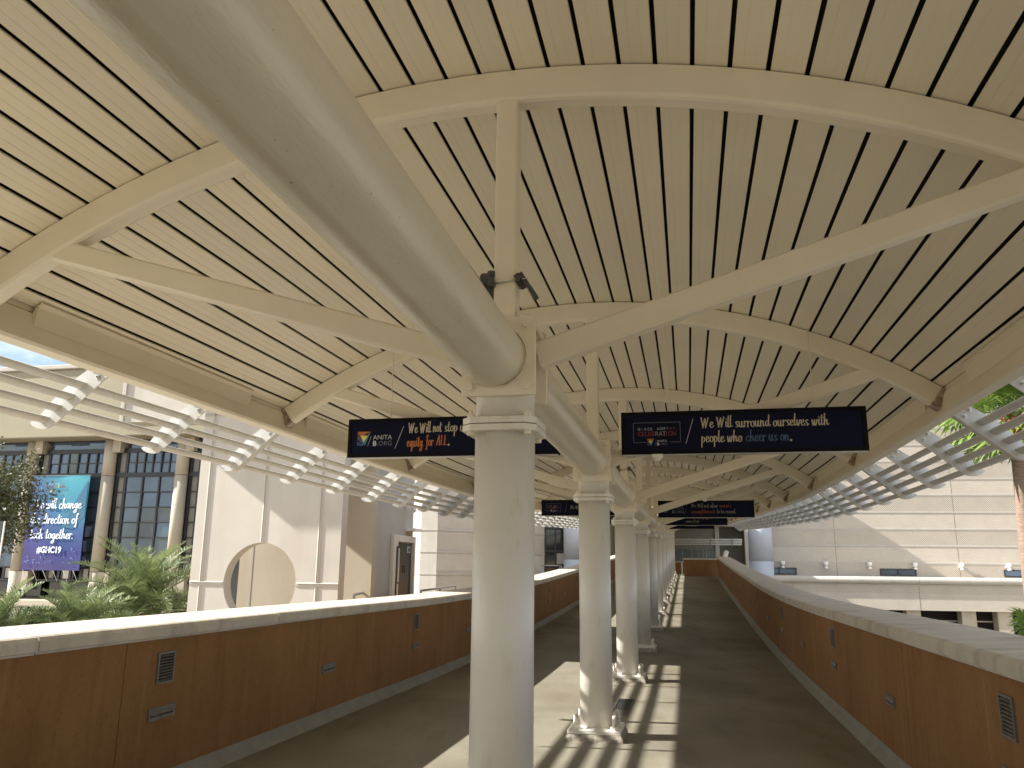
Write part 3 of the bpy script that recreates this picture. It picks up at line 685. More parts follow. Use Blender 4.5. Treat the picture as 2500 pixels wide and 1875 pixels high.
def sans(txt, fn, x0, y0, size, name, m_, parent, sp=1.0, bold=0.0, wx=1.0, lift=.0012):
    cu = bpy.data.curves.new('lettering', 'FONT'); cu.body = txt; cu.size = size; cu.space_character = sp; cu.offset = bold; cu.resolution_u = 4
    ob = bpy.data.objects.new('lettering', cu); COL.objects.link(ob); bpy.context.view_layer.update()
    me = bpy.data.meshes.new_from_object(ob); mb = MB()
    mb.add([fn(x0 + v.co.x * wx, y0 + v.co.y, lift) for v in me.vertices], [tuple(p.vertices) for p in me.polygons])
    wd = max(v.co.x for v in me.vertices) * wx if len(me.vertices) else 0
    bpy.data.objects.remove(ob); bpy.data.curves.remove(cu); bpy.data.meshes.remove(me)
    mb.build(name, m_, parent); return x0 + wd
def poly(pts, fn, name, m_, parent, lift=.001):
    mb = MB(); mb.add([fn(x, y, lift) for x, y in pts], [tuple(range(len(pts)))]); return mb.build(name, m_, parent)
def line(a, b, wd, fn, name, m_, parent, lift=.001):
    dx, dy = b[0] - a[0], b[1] - a[1]; d = math.hypot(dx, dy); nx, ny = -dy / d * wd / 2, dx / d * wd / 2
    return poly([(a[0] + nx, a[1] + ny), (b[0] + nx, b[1] + ny), (b[0] - nx, b[1] - ny), (a[0] - nx, a[1] - ny)], fn, name, m_, parent, lift)
def mark(x, y, h, fn, parent, dim=False):
    """the kite shaped emblem of coloured triangles; x, y = lower left, h = height"""
    e = MB(); root = e.add([fn(x, y, .0008), fn(x + .9 * h, y, .0008), fn(x + .9 * h, y + .01 * h, .0008)], [(0, 1, 2)]).build('emblem', M_navy, parent)
    q = lambda pts, m_, l: poly([(x + a * h, y + b * h) for a, b in pts], fn, 'facet', m_, root, l)
    q([(.02, 1), (.98, 1), (.35, .68), (.18, .70)], M_orange, .0012)
    q([(.0, 1.0), (.02, .98), (.22, .66), (.0, .30)], M_red, .0014)
    q([(.22, .72), (.85, .72), (.47, .24)], M_yel, .0016)
    q([(.98, 1.0), (.85, .72), (.47, .24), (.62, .52)], M_lgreen, .0018)
    q([(.98, .98), (.80, .55), (.60, .02), (.47, .24)], M_teal, .0020)
    q([(.0, .60), (.18, .68), (.42, .28), (.32, .15)], M_blue, .0022)
    q([(.0, .34), (.36, .13), (.28, .0), (.0, .0)], M_cob, .0024)
    q([(.28, .0), (.47, .24), (.60, .02), (.5, .1), (.4, .02)], M_teal, .0026)
    return root
def anita(x, y, h, fn, parent, m1=None, m2=None):
    m1 = m1 or M_silv; m2 = m2 or M_grey
    sans('ANITA', fn, x, y + h * .56, h * .60, 'lettering', m1, parent, sp=1.04)
    xx = sans('B', fn, x, y, h * .60, 'lettering', m1, parent, bold=.004)
    sans('.ORG', fn, xx + h * .03, y, h * .60, 'lettering', m2, parent, sp=1.04)
def hopper(x, y, wd, h, fn, parent, scale=1.0):
    """framed two line logotype over the small emblem; x, y = lower left of frame"""
    lw = .004 * scale
    for a, b in (((x, y), (x, y + h)), ((x, y + h), (x + wd, y + h)), ((x + wd, y + h), (x + wd, y)), ((x, y), (x + wd * .26, y)), ((x + wd * .77, y), (x + wd, y))):
        line(a, b, lw, fn, 'logo_frame', M_grey, parent)
    big = scale > 1.5
    cols = [M_silv, M_blue, M_silv, M_silv, M_silv, M_silv, M_silv, M_silv, M_lgreen if big else M_silv, M_dimy, M_dred, M_red]
    for i, ch in enumerate('GRACE HOPPER'):
        if ch != ' ': sans(ch, fn, x + wd * (.09 + .0695 * i), y + h * .615, h * .185, 'lettering', cols[i], parent, wx=.95)
    xs = [0, .083, .158, .222, .296, .374, .454, .534, .604, .650, .735]
    for i, ch in enumerate('CELEBRATION'):
        sans(ch, fn, x + wd * (.09 + xs[i] * .99), y + h * .325, h * .315, 'lettering', [M_red, M_red, M_red, M_red, M_red, M_dimy, M_dimy, M_lgreen if big else M_dimy, M_dred, M_red, M_red][i], parent, bold=.0008 * scale, wx=.92)
    mark(x + wd * .29, y - h * .16, h * .34, fn, parent)
    line((x + wd * .455, y - h * .18), (x + wd * .485, y + h * .12), lw * .8, fn, 'logo_frame', M_grey, parent)
    anita(x + wd * .50, y - h * .15, h * .27, fn, parent)

def hanging_sign(s, t0, t1, z0, z1, lab, tilt=0.0, depth=.10):
    F = frame(s, (t0 + t1) / 2, fz(s) + z0)
    root = empty('hanging_sign', F, lab, 'sign', 'dark message signs hung under the canopy'); hw = (t1 - t0) / 2; h = z1 - z0
    m = MB(); b = .035
    for c, d in (((0, depth / 2, b / 2), (2 * hw, depth, b)), ((0, depth / 2, h - b / 2), (2 * hw, depth, b)), ((-hw + b / 2, depth / 2, h / 2), (b, depth, h - 2 * b)), ((hw - b / 2, depth / 2, h / 2), (b, depth, h - 2 * b))): m.box(c, d, F)
    m.build('sign_frame', M_tblack, root)
    m = MB(); m.box((0, depth / 2 + .004, h / 2), (2 * hw - 2 * b, depth - .012, h - 2 * b), F); face = m.build('sign_face', M_navy, root)
    m = MB(); m.box((0, depth / 2, -.004), (2 * hw - .02, depth - .01, .006), F); m.build('bottom_trim', M_galv, root)
    fn = lambda x, y, l: F @ Vector((x - hw, .010 - l - .0005, y))
    for x in (-hw * .6, hw * .6):
        tz = ZC + math.sqrt(5.86 ** 2 - ((t0 + t1) / 2 + x - UC) ** 2) - z0
        m = MB(); m.tube([F @ Vector((x, depth * .5, h)), F @ Vector((x, depth * .5, tz))], .005, 8); m.build('hanger', M_frame, root)
    return root, fn, 2 * hw, h, face

# first pair, just in front of the second frame
r_, fn, wd, h, fc = hanging_sign(3.80, .28, 2.50, 2.57, 2.98, 'dark message sign hanging right of the columns, reading people who cheer us on')
hopper(.117, .116, .44, .19, fn, fc)
line((.605, .098), (.680, .335), .005, fn, 'slash', M_silv, fc)
fit('We Will surround ourselves with', fn, .748, 1.894, .245, .054, 'lettering', M_cream, fc)
fit('people who', fn, .748, 1.121, .108, .054, 'lettering', M_cream, fc)
fit('cheer us on', fn, 1.154, 1.543, .108, .054, 'lettering', M_blue, fc); script('.', fn, 1.55, .108, .054, 'lettering', M_cream, fc, wt=.34)
r_, fn, wd, h, fc = hanging_sign(3.80, -2.535, -.33, 2.59, 2.99, 'dark message sign partly behind the nearest column, reading equity for ALL')
mark(.10, .121, .147, fn, fc)
line((.217, .118), (.253, .222), .004, fn, 'slash', M_silv, fc)
anita(.273, .121, .112, fn, fc)
line((.513, .082), (.60, .314), .005, fn, 'slash', M_silv, fc)
fit('We Will', fn, .653, .893, .245, .056, 'lettering', M_cream, fc); fit('not', fn, .917, 1.007, .248, .056, 'lettering', M_cream, fc); fit('stop until', fn, 1.035, 1.36, .25, .056, 'lettering', M_cream, fc)
fit('equity', fn, .643, .813, .105, .056, 'lettering', M_orange, fc); fit('for', fn, .847, .925, .108, .056, 'lettering', M_orange, fc); fit('ALL', fn, .955, 1.07, .112, .056, 'lettering', M_orange, fc); script('.', fn, 1.08, .112, .056, 'lettering', M_cream, fc, wt=.34)
# further signs
r_, fn, wd, h, fc = hanging_sign(12.12, .33, 2.13, 2.46, 2.78, 'dark sign below the second large sign on the right, reading accomplishments to be erased')
mark(.10, .09, .12, fn, fc); anita(.27, .085, .12, fn, fc, M_grey, M_grey); line((.50, .06), (.56, .25), .004, fn, 'slash', M_grey, fc)
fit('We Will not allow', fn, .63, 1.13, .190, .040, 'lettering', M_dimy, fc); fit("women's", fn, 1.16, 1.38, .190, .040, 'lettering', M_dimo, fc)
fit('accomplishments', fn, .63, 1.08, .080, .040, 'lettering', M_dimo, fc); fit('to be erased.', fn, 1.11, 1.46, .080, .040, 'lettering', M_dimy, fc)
r_, fn, wd, h, fc = hanging_sign(12.12, -1.97, -.20, 2.50, 2.81, 'small dark sign on the left seen between the first two columns', )
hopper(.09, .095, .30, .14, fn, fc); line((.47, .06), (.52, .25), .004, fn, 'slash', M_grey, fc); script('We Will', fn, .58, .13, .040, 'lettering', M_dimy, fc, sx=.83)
r_, fn, wd, h, fc = hanging_sign(20.12, .25, 2.0, 2.49, 2.80, 'navy sign half hidden under the erased sign, reading women in tech')
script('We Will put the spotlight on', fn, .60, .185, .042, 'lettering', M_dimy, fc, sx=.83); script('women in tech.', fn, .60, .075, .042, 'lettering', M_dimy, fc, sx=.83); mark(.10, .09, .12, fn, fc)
r_, fn, wd, h, fc = hanging_sign(28.12, .22, 1.88, 2.46, 2.76, 'farthest navy sign on the right, only its lower strip showing')
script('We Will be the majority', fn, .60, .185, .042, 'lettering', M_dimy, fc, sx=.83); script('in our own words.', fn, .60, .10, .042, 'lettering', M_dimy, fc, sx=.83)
r_, fn, wd, h, fc = hanging_sign(20.12, -2.0, -.22, 2.50, 2.81, 'purple black sign on the left showing between the second and third columns')
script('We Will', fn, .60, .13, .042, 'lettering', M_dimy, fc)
# small white clips over the strut above two of the signs
for s, t, z, lab in ((12.05, 1.22, 2.80, 'small white lamp clip above the sign about accomplishments'), (12.05, -.98, 2.83, 'small white lamp clip above the small sign on the left'), (3.75, .62, 2.545, 'small pale clip under the sign about people who cheer')):
    F = frame(s, t, fz(s) + z); m = MB(); m.box((0, 0, 0), (.10, .08, .03), F); m.tube([F @ Vector((0, 0, -.015)), F @ Vector((0, 0, -.045))], [.045, .02], 14)
    tag(m.build('lamp_clip', M_lamp, bevel=.003, M=F), lab, 'lamp clip', 'small clips on the hanging signs')
# ------------------------------------------------------------------ buildings on the left (walls square to the bridge)
def wallbox(mb, s0, s1, t0, t1, z0, z1, mi=0):
    return mb.loft([[P(s0, t0, z), P(s0, t1, z), P(s1, t1, z), P(s1, t0, z)] for z in (z0, z1)], mi)
def sbox(s0, s1, t0, t1, z0, z1, name, m_, parent, bevel=0):
    return wallbox(MB(), s0, s1, t0, t1, z0, z1).build(name, m_, parent, bevel=bevel)
GZ = -4.7
# glass fronted hall
SG = 22.0
gb = empty('glass_building', frame(SG, -20, GZ), 'glass fronted hall with cream round pilasters and a dark window grid, behind the banner', 'building')
sbox(SG + .5, SG + 5, -34, -12.5, GZ, 8.6, 'core', M_dglass, gb)
sbox(SG - .9, SG + 5, -34, -12.5, 5.98, 8.55, 'fascia', M_olive, gb, .04)
sbox(SG - 1.0, SG + 5, -34.1, -12.4, 8.55, 8.72, 'roof_coping', M_white, gb, .03)
for t in (-29.6, -26.4, -23.23, -19.88, -16.86, -13.6):
    m = MB()
    for a, b in ((GZ, 1.20), (1.215, 4.62), (4.635, 5.97)): m.tube([P(SG - .1, t, a), P(SG - .1, t, b)], .225 if a > GZ else .225, 28)
    p = m.build('pilaster', M_beige, gb)
    m = MB(); wallbox(m, SG - .25, SG + .3, t + .10, t + .62, .55, 1.2); m.build('pilaster_block', M_beige, p)
    m = MB(); wallbox(m, SG - .25, SG + .3, t + .0, t + .5, 5.5, 5.97); m.build('pilaster_block', M_beige, p)
bays = [(-29.4, -26.6), (-26.2, -23.45), (-23.0, -20.1), (-19.65, -17.09), (-16.63, -13.85)]
for a, b in bays:
    fr = MB()
    wallbox(fr, SG - .02, SG + .12, a, b, 5.50, 5.66)          # head beam
    wallbox(fr, SG - .02, SG + .12, a, b, 4.60, 4.76)          # transom
    wallbox(fr, SG + .0, SG + .10, a, b, 5.93, 5.98)
    for t in (a + .06, a + .42): wallbox(fr, SG + .0, SG + .10, t - .05, t + .05, .9, 5.5)
    wallbox(fr, SG + .0, SG + .1, b - .06, b, .9, 5.5)
    n = 3; W0 = a + .46; dw = (b - .03 - W0) / n
    for i in range(1, n): wallbox(fr, SG + .0, SG + .10, W0 + dw * i - .032, W0 + dw * i + .032, .9, 4.6)
    for i in range(1, 2 * n): wallbox(fr, SG + .0, SG + .10, W0 + dw * i / 2 - .024, W0 + dw * i / 2 + .024, 4.76, 5.5)
    for z in (4.05, 3.50, 2.96, 2.42, 1.88, 1.34): wallbox(fr, SG + .01, SG + .09, a, b, z - .02, z + .02)
    wallbox(fr, SG + .01, SG + .09, W0, b, 5.115, 5.145)
    wallbox(fr, SG - .06, SG + .12, a, b, .84, .92); wallbox(fr, SG - .06, SG + .12, a, b, .22, .30)
    for i in range(7): wallbox(fr, SG, SG + .08, a + (b - a) * i / 6 - .05, a + (b - a) * i / 6 + .05, .92, 1.34)
    wallbox(fr, SG - .05, SG + .12, a, b, -.9, -.82)
    for i in range(5): wallbox(fr, SG, SG + .08, a + (b - a) * i / 4 - .04, a + (b - a) * i / 4 + .04, -4.7, -.04)
    f = fr.build('window', M_mull, gb)
    m = MB(); rnd = random.Random(int(a * 10))
    def pane(t0, t1, z0, z1):
        d = [rnd.uniform(-.010, .010) for _ in range(3)]
        m.add([P(SG + .05 + d[0], t0, z0), P(SG + .05 + d[1], t1, z0), P(SG + .05 + d[2], t1, z1), P(SG + .05 + d[0] + d[2] - d[1], t0, z1)], [(0, 1, 2, 3)])
    for i in range(n):
        x0, x1 = W0 + dw * i, W0 + dw * (i + 1)
        zs = [1.34, 1.88, 2.42, 2.96, 3.50, 4.05, 4.6]
        for z0, z1 in zip(zs, zs[1:]): pane(x0, x1, z0, z1)
        for h_ in (0, 1):
            for z0, z1 in ((4.76, 5.13), (5.13, 5.5)): pane(x0 + dw * h_ / 2, x0 + dw * (h_ + 1) / 2, z0, z1)
        pane(x0, x1, 5.66, 5.93)
    m.build('pane', M_glass, f)
    m = MB(); m.add([P(SG + .06, a, .9), P(SG + .06, W0, .9), P(SG + .06, W0, 5.5), P(SG + .06, a, 5.5)], [(0, 1, 2, 3)]); m.build('side_pane', M_side, f)
    for i in range(3):
        m = MB(); wallbox(m, SG + .02, SG + .07, a + (b - a) * (i * .33 + .06), a + (b - a) * (i * .33 + .27), .32, .82); m.build('lower_pane', M_dglass, f)
    for i in range(4):
        m = MB(); wallbox(m, SG + .03, SG + .05, a + (b - a) * (i * .25 + .06), a + (b - a) * (i * .25 + .17), .95, 1.3); m.build('inner_blind', M_greyp, f)
sbox(SG - .35, SG + .5, -34, -12.5, -.04, .22, 'floor_band', M_beige, gb, .05)
# banner hung on the facade
bn = empty('banner', frame(SG - .45, -21.55, 1.2), 'tall blue and teal printed banner hung on the glass hall, reading we will change', 'banner')
BX0, BX1, BZ0, BZ1 = -22.78, -20.33, 1.24, 4.63
m = MB(); nx, nzv = 14, 18; vs = []
for j in range(nzv + 1):
    for i in range(nx + 1):
        u, v = i / nx, j / nzv
        vs.append(P(SG - .45 + .012 * math.sin(u * 9 + v * 4) + .01 * math.sin(v * 11), BX0 + (BX1 - BX0) * u, BZ0 + (BZ1 - BZ0) * v))
fs = [(j * (nx + 1) + i, j * (nx + 1) + i + 1, (j + 1) * (nx + 1) + i + 1, (j + 1) * (nx + 1) + i) for j in range(nzv) for i in range(nx)]
vs2 = [v + Vector((A.x, A.y, 0)) * .004 for v in vs]; n0 = len(vs)
m.add(vs + vs2, fs + [tuple(i + n0 for i in f[::-1]) for f in fs], smooth=True); cloth = m.build('cloth', M_ban, bn)
fnb = lambda x, y, l: P(SG - .475 - l * 3, BX0 + x, BZ0 + y)
poly([(2.40, 3.25), (1.5, 1.55), (2.0, 1.45), (2.42, 1.9)], lambda x, y, l: P(SG - .462 - l * 3 - .004, BX0 + x, BZ0 + y), 'print_facet', mat('banner_green', (.025, .15, .22), rough=.6, col2=(.028, .12, .25), scale=.8), cloth)
fit('We will change', fnb, .22, 2.25, 2.20, .18, 'lettering', M_ban_w, cloth, wt=.25)
fit('the direction of', fnb, .17, 2.18, 1.66, .18, 'lettering', M_ban_w, cloth, wt=.25)
fit('tech together.', fnb, .24, 2.07, 1.12, .18, 'lettering', M_ban_w, cloth, wt=.25)
sans('#GHC19', fnb, .62, .62, .30, 'lettering', M_ban_w, cloth, bold=.012, wx=.9)
hopper(.52, 2.80, 1.02, .42, fnb, cloth, scale=2.4)
rnd = random.Random(4)
for i in range(26):
    x, y = rnd.uniform(.15, 2.3), .25 + rnd.random() ** 2 * .55; a = rnd.uniform(0, 6.3); r_ = rnd.uniform(.04, .13)
    pts = [(x + r_ * math.cos(a), y + r_ * math.sin(a) * .7), (x + .35 * r_ * math.cos(a + 1.9), y + .3 * r_ * math.sin(a + 1.9)), (x - r_ * .9 * math.cos(a + .5), y - r_ * .6 * math.sin(a + .5))]
    poly(pts, fnb, 'print_wisp', M_wisp, cloth, lift=.0004 + .0001 * i)
for i in range(6):
    t = BX0 + .12 + i * .42; m = MB(); m.tube([P(SG - .45, t, BZ0), P(SG - .2, t + .01, .86)], .010, 6); m.build('tie_cord', M_lamp, bn)
m = MB(); m.tube([P(SG - .45, BX0 - .03, BZ1 + .01), P(SG - .45, BX1 + .03, BZ1 + .01)], .015, 8); m.build('pole', M_steel, bn)

# white precast wall with the round opening, the added shadow slab and the block behind it
SC = 9.3
pw = empty('precast_wall', frame(SC, -6.4, GZ), 'pale precast wall with a large round opening cut through it', 'wall')
c0, cz, cr_ = -6.47, 1.25, .69
def ringwall(ta, tb, za, zb, yf, yb, holes=True):
    pass
m = MB(); n = 72; yf, yb = SC, SC + .24
outer = []
T0, T1, Z0, Z1 = -7.83, -4.99, GZ, 6.0
angs = [2 * math.pi * i / n for i in range(n)]
def toedge(a):
    ca, sa = math.cos(a), math.sin(a); k = 1e9
    if ca > 1e-6: k = min(k, (T1 - c0) / ca)
    if ca < -1e-6: k = min(k, (T0 - c0) / ca)
    if sa > 1e-6: k = min(k, (Z1 - cz) / sa)
    if sa < -1e-6: k = min(k, (Z0 - cz) / sa)
    return (c0 + ca * k, cz + sa * k)
angs = sorted(angs + [math.atan2(z - cz, t - c0) % (2 * math.pi) for t in (T0, T1) for z in (Z0, Z1)])
inn = [(c0 + cr_ * math.cos(a), cz + cr_ * math.sin(a)) for a in angs]; out = [toedge(a) for a in angs]
for ring in ([[P(y, *q) for q in prof] for y, prof in ((yf, out), (yf, inn), (yb, inn), (yb, out))],):
    k = len(angs); vs = [v for r in ring for v in r]; fs = []
    for i in range(4):
        j = (i + 1) % 4
        for q in range(k):
            p = (q + 1) % k; fs.append((i * k + q, i * k + p, j * k + p, j * k + q))
    m.add(vs, fs)
m.build('wall_panel', M_white, pw)
# joints: recessed reveals with bevelled sides standing proud as thin dark strips 3 mm off the face
def reveal(t0, t1, z0, z1):
    m = MB(); vert = (z1 - z0) > (t1 - t0); w_ = .020
    if vert:
        c = (t0 + t1) / 2
        m.prism([(c - w_ - .02, 0), (c - w_, .018), (c - w_, 0)], lambda x, y, d: P(SC - y, x, d), z0, z1); m.prism([(c + w_, 0), (c + w_, .018), (c + w_ + .02, 0)], lambda x, y, d: P(SC - y, x, d), z0, z1)
    else:
        c = (z0 + z1) / 2
        m.prism([(c - w_ - .02, 0), (c - w_, .018), (c - w_, 0)], lambda x, y, d: P(SC - y, d, x), t0, t1); m.prism([(c + w_, 0), (c + w_, .018), (c + w_ + .02, 0)], lambda x, y, d: P(SC - y, d, x), t0, t1)
    m.build('joint_reveal', M_white, pw)
    m = MB()
    if vert: wallbox(m, SC - .003, SC + .001, c - w_, c + w_, z0, z1)
    else: wallbox(m, SC - .003, SC + .001, t0, t1, c - w_, c + w_)
    m.build('joint', M_greyp, pw)
for t in (-7.60, -5.38): reveal(t - .01, t + .01, GZ, 1.19); reveal(t - .01, t + .01, 1.27, 5.9)
reveal(c0 - .03, c0 + .03, cz + cr_ + .02, 5.9)
reveal(-7.83, c0 - cr_ - .01, 1.22, 1.24); reveal(c0 + cr_ + .01, -4.99, 1.22, 1.24)
reveal(-7.83, -4.99, 4.25, 4.27)
# wall seen through the opening
sbox(SC + 1.5, SC + 1.7, -7.76, -5.0, GZ, 5.8, 'inner_wall', M_beige, pw)
sbox(SC + 1.494, SC + 1.5, -7.51, -7.47, GZ, 5.7, 'inner_joint', M_greyp, pw)
# upper block, and an unseen slab added to cast the diagonal wall shadow
ub = empty('upper_block', frame(15, -13, GZ), 'bright white upper block beside the tan fascia, behind the left sunshade', 'building')
sbox(15.0, 15.7, -14.2, -11.4, 5.28, 7.0, 'wall', M_white, ub)
sbox(14.95, 15.0, -14.12, -14.05, 5.28, 7.0, 'joint', M_greyp, ub)
ev = empty('shadow_slab', frame(10, -8, 5.8), 'unseen slab added to shade the precast wall and lift tower, hidden by the canopy', 'shadow caster')
sbox(8.1, 12.3, -11.4, -4.95, 6.05, 6.5, 'slab', M_white, ev)
# lift tower
lt = empty('lift_tower', frame(13.5, -6.5, GZ), 'tan lift tower beside the walkway, its shaded door side coloured grey, with a dark lift door', 'tower')
m = MB(); fp = [(12.3, -5.76), (15.3, -5.76), (15.05, -7.0), (14.6, -9.5), (12.3, -9.5)]
m.loft([[P(s, t, z) for s, t in fp] for z in (GZ, 6.6)]); m.build('wall', M_beige, lt, bevel=.05)
sbox(12.45, 15.28, -5.765, -5.745, GZ, 6.5, 'shade_wall', M_greyp, lt)  # grey sheet: shade of the door side put into the colour
sbox(12.29, 12.30, -5.955, -5.925, GZ, 6.5, 'joint', M_groove, lt)
sbox(12.27, 12.30, -9.3, -8.45, -1.0, 3.0, 'window', M_dglass, lt)  # added dark patch for the dark sliver in the round opening, no known window
df = MB(); wallbox(df, 13.75, 14.05, -5.745, -5.66, .0, 2.25); wallbox(df, 15.20, 15.34 - .06, -5.745, -5.66, .0, 2.25); wallbox(df, 14.05, 15.20, -5.745, -5.66, 2.10, 2.25)
d_ = df.build('door_frame', M_doorfr, lt, bevel=.01)
sbox(14.17, 15.17, -5.745, -5.735, 0, 2.08, 'door', M_door, lt)
sbox(13.93, 14.12, -5.66, -5.645, .3, 2.0, 'side_strip', M_mull, lt)
sbox(13.97, 14.05, -5.645, -5.63, .3, 1.15, 'call_panel', M_galv, lt); sbox(13.99, 14.07, -5.645, -5.63, 1.2, 1.95, 'call_panel', M_galv, lt)
fd = lambda x, y, l: P(14.17 + x, -5.735 + l * 3, y)
sbox(14.55, 14.76, -5.735, -5.73, 1.40, 1.56, 'floor_plate', M_tblack, lt)
sans('2', lambda x, y, l: P(14.62 + x, -5.73 + l * 2, 1.43 + y), 0, 0, .13, 'floor_number', M_dimy, lt)
sbox(14.87, 15.08, -5.735, -5.73, 1.86, 2.01, 'emblem_plate', M_silv, lt)
m = MB()
for k in range(3):
    a = math.pi * k / 3; dx, dz = math.cos(a) * .065, math.sin(a) * .065; nx, nz_ = -math.sin(a) * .018, math.cos(a) * .018; y = -5.727 + .001 * k
    m.add([P(14.975 + dx + nx, y, 1.935 + dz + nz_), P(14.975 - dx + nx, y, 1.935 - dz + nz_), P(14.975 - dx - nx, y, 1.935 - dz - nz_), P(14.975 + dx - nx, y, 1.935 + dz - nz_)], [(0, 1, 2, 3)])
m.build('star_emblem', M_tblack, lt)
lm = MB(); wallbox(lm, 14.72, 15.25, -5.745, -5.50, 2.37, 2.44); tag(lm.build('wall_light', M_lamp, M=frame(15, -5.6, 2.4), bevel=.01), 'white linear wall light above the lift door', 'light')
cm = MB(); cm.tube([P(14.6, -5.74, 2.93), P(14.6, -5.55, 2.90)], .02, 8); cm.tube([P(14.6, -5.5, 2.92), P(14.6, -5.5, 2.80)], [.07, .03], 14); tag(cm.build('camera_dome', M_lamp, M=frame(14.6, -5.6, 2.9)), 'small pale camera dome high on the lift tower', 'camera')
# rails behind the parapet
for s0, t0, s1, t1, lab in ((9.8, -4.9, 12.2, -5.5, 'grey handrail between the round opening wall and the lift tower'), (12.6, -4.6, 16.6, -5.0, 'dark handrail in front of the lift door')):
    rl = empty('handrail', frame(s0, t0, .1), lab, 'handrail')
    for z in (1.06, .82):
        m = MB(); m.tube([P(s0, t0, z), P(s1, t1, z)], .022, 10); m.build('rail', M_steel, rl)
    for f in (0, .5, 1):
        m = MB(); m.tube([P(s0 + (s1 - s0) * f, t0 + (t1 - t0) * f, -.6), P(s0 + (s1 - s0) * f, t0 + (t1 - t0) * f, 1.06)], .02, 8); m.build('post', M_steel, rl)
la = empty('landing', frame(11, -5, 0), 'concrete landing in front of the lift tower, hidden by the parapet', 'landing')
sbox(9.7, 17, -5.74, -3.6, -.9, -.05, 'slab', M_bridge, la)

# ------------------------------------------------------------------ hall behind the far end (left of the walkway)
def wpoly(pts, z0, z1, name, m_, parent): 
    return MB().loft([[Vector((x, y, z)) for x, y in pts] for z in (z0, z1)]).build(name, m_, parent)
eh = empty('end_hall', Matrix.Translation((0, 52, GZ)), 'tall ribbed precast hall closing the view behind the far end of the walkway', 'building')
wpoly([(-9.5, 60), (-5.35, 48.9), (-4.35, 48.6), (2.25, 54.0), (2.25, 60)], GZ, 8.5, 'wall', M_rib, eh)
nv = Vector((5.4, -6.6, 0)).normalized()
for z in (1.0, 2.28, 3.56, 4.84):
    m = MB(); m.loft([[Vector((x, y, z + dz)) for x, y in ((-9.5, 59.9), (-5.37, 48.85), (-4.33, 48.54), (2.27, 53.94), (2.2, 54.1), (-9.4, 60))] for dz in (0, .10)]); m.build('band', M_white, eh)
m = MB(); m.loft([[Vector((x, y, z)) for x, y in ((-5.36, 48.88), (-4.34, 48.57), (-4.30, 48.64), (-5.3, 49.0))] for z in (GZ, 8.4)]); m.build('corner_pier', M_white, eh)
wpoly([(2.25, 54.6), (9.6, 54.6), (9.6, 60), (2.25, 60)], GZ, 8.5, 'dark_glazing', M_dglass, eh)
m = MB()
for x in (2.35, 3.0, 3.75, 4.3, 5.3, 6.4, 7.6): m.box((x, 54.55, 1.5), (.09, .08, 12))
for z in (.2, 1.5, 2.55, 4.0, 5.2): m.box((5.9, 54.53, z), (7.3, .07, .14))
m.build('glazing_frame', M_mull, eh)
for x, x1, z, z1 in ((3.1, 3.6, .3, 1.2), (3.85, 4.2, .4, 2.3), (3.1, 3.6, 1.7, 2.4)):
    m = MB(); m.box(((x + x1) / 2, 54.57, (z + z1) / 2), (x1 - x, .03, z1 - z)); m.build('inner_blind', M_greyp, eh)
def bigcol(x, y, r, lab):
    m = MB(); seams = [GZ, 2.0, 5.2, 8.4]
    for a, b in zip(seams, seams[1:]): m.tube([(x, y, a), (x, y, b - .012)], r, 48)
    tag(m.build('round_pier', M_pier, M=Matrix.Translation((x, y, GZ))), lab, 'pier', 'big round metal clad piers beyond the walkway')
bigcol(4.25, 53.0, .80, 'smooth pale blue round pier seen between the first two columns')
bigcol(15.35, 50.6, .82, 'big smooth round pier rising behind the right parapet at the far end')
tl = MB(); tl.box((2.55, 52.2, 1.15), (1.2, .04, .9)); fcx = empty('equipment_cage', Matrix.Translation((2.6, 52, .5)), 'steel framed stair gate in front of the dark glazing far off', 'gate')
m = MB()
for x in (2.0, 2.1, 3.15, 3.25): m.tube([(x, 52, -2), (x, 52, 1.6)], .025, 6)
m.tube([(2.0, 52, 1.6), (3.25, 52, 1.6)], .03, 6); m.tube([(2.15, 52, .2), (3.1, 52, 1.45)], .02, 6); m.build('rail', M_steel, fcx)
m = MB(); m.prism([(3.3, .55), (4.0, 1.62), (5.4, 1.62), (5.4, .55)], lambda x, y, d: Vector((x, d, y)), 49.6, 51.4); tag(m.build('roof_hatch', M_white, M=Matrix.Translation((4, 50, 1))), 'pale sloping box in front of the far round pier on the left', 'box')

# glazed enclosure at the very end
ge = empty('glass_enclosure', frame(47, .8, 1.2), 'glass screened lobby with a patterned band above, at the far end', 'lobby')
sbox(49.0, 52.0, -3.0, 4.2, GZ, 6.5, 'back_wall', M_greyp, ge)
sbox(47.0, 47.1, -2.2, 2.72, 2.62, 4.0, 'ribbed_band', M_ribg, ge)
sbox(46.6, 52.0, 4.2, 4.4, GZ, 4.3, 'shade_wall', M_greyp, ge)  # wall added to cut the light reaching the lobby from the right
sbox(46.95, 47.0, -2.2, 2.80, 2.90, 2.94, 'rail_band', M_steel, ge)
for a, b in zip((-.8, .55, 1.10, 1.45, 1.76, 1.97), (.55, 1.10, 1.45, 1.76, 1.97, 2.5)):
    m = MB(); m.add([P(47.0, a + .015, 1.0), P(47.0, b - .015, 1.0), P(47.0, b - .015, 2.60), P(47.0, a + .015, 2.60)], [(0, 1, 2, 3)]); m.build('glass_panel', M_tint, ge)
    m = MB(); m.box((0, 0, 1.85), (.03, .05, 1.6), frame(47, b, 0)); m.build('mullion', M_steel, ge)
sbox(46.9, 47.1, 2.50, 2.74, 1.0, 4.0, 'post', M_steel, ge)
sbox(46.6, 52.0, -3.6, 4.2, 4.0, 4.3, 'shade_ceiling', M_greyp, ge)  # unseen cover added to keep the lobby dark
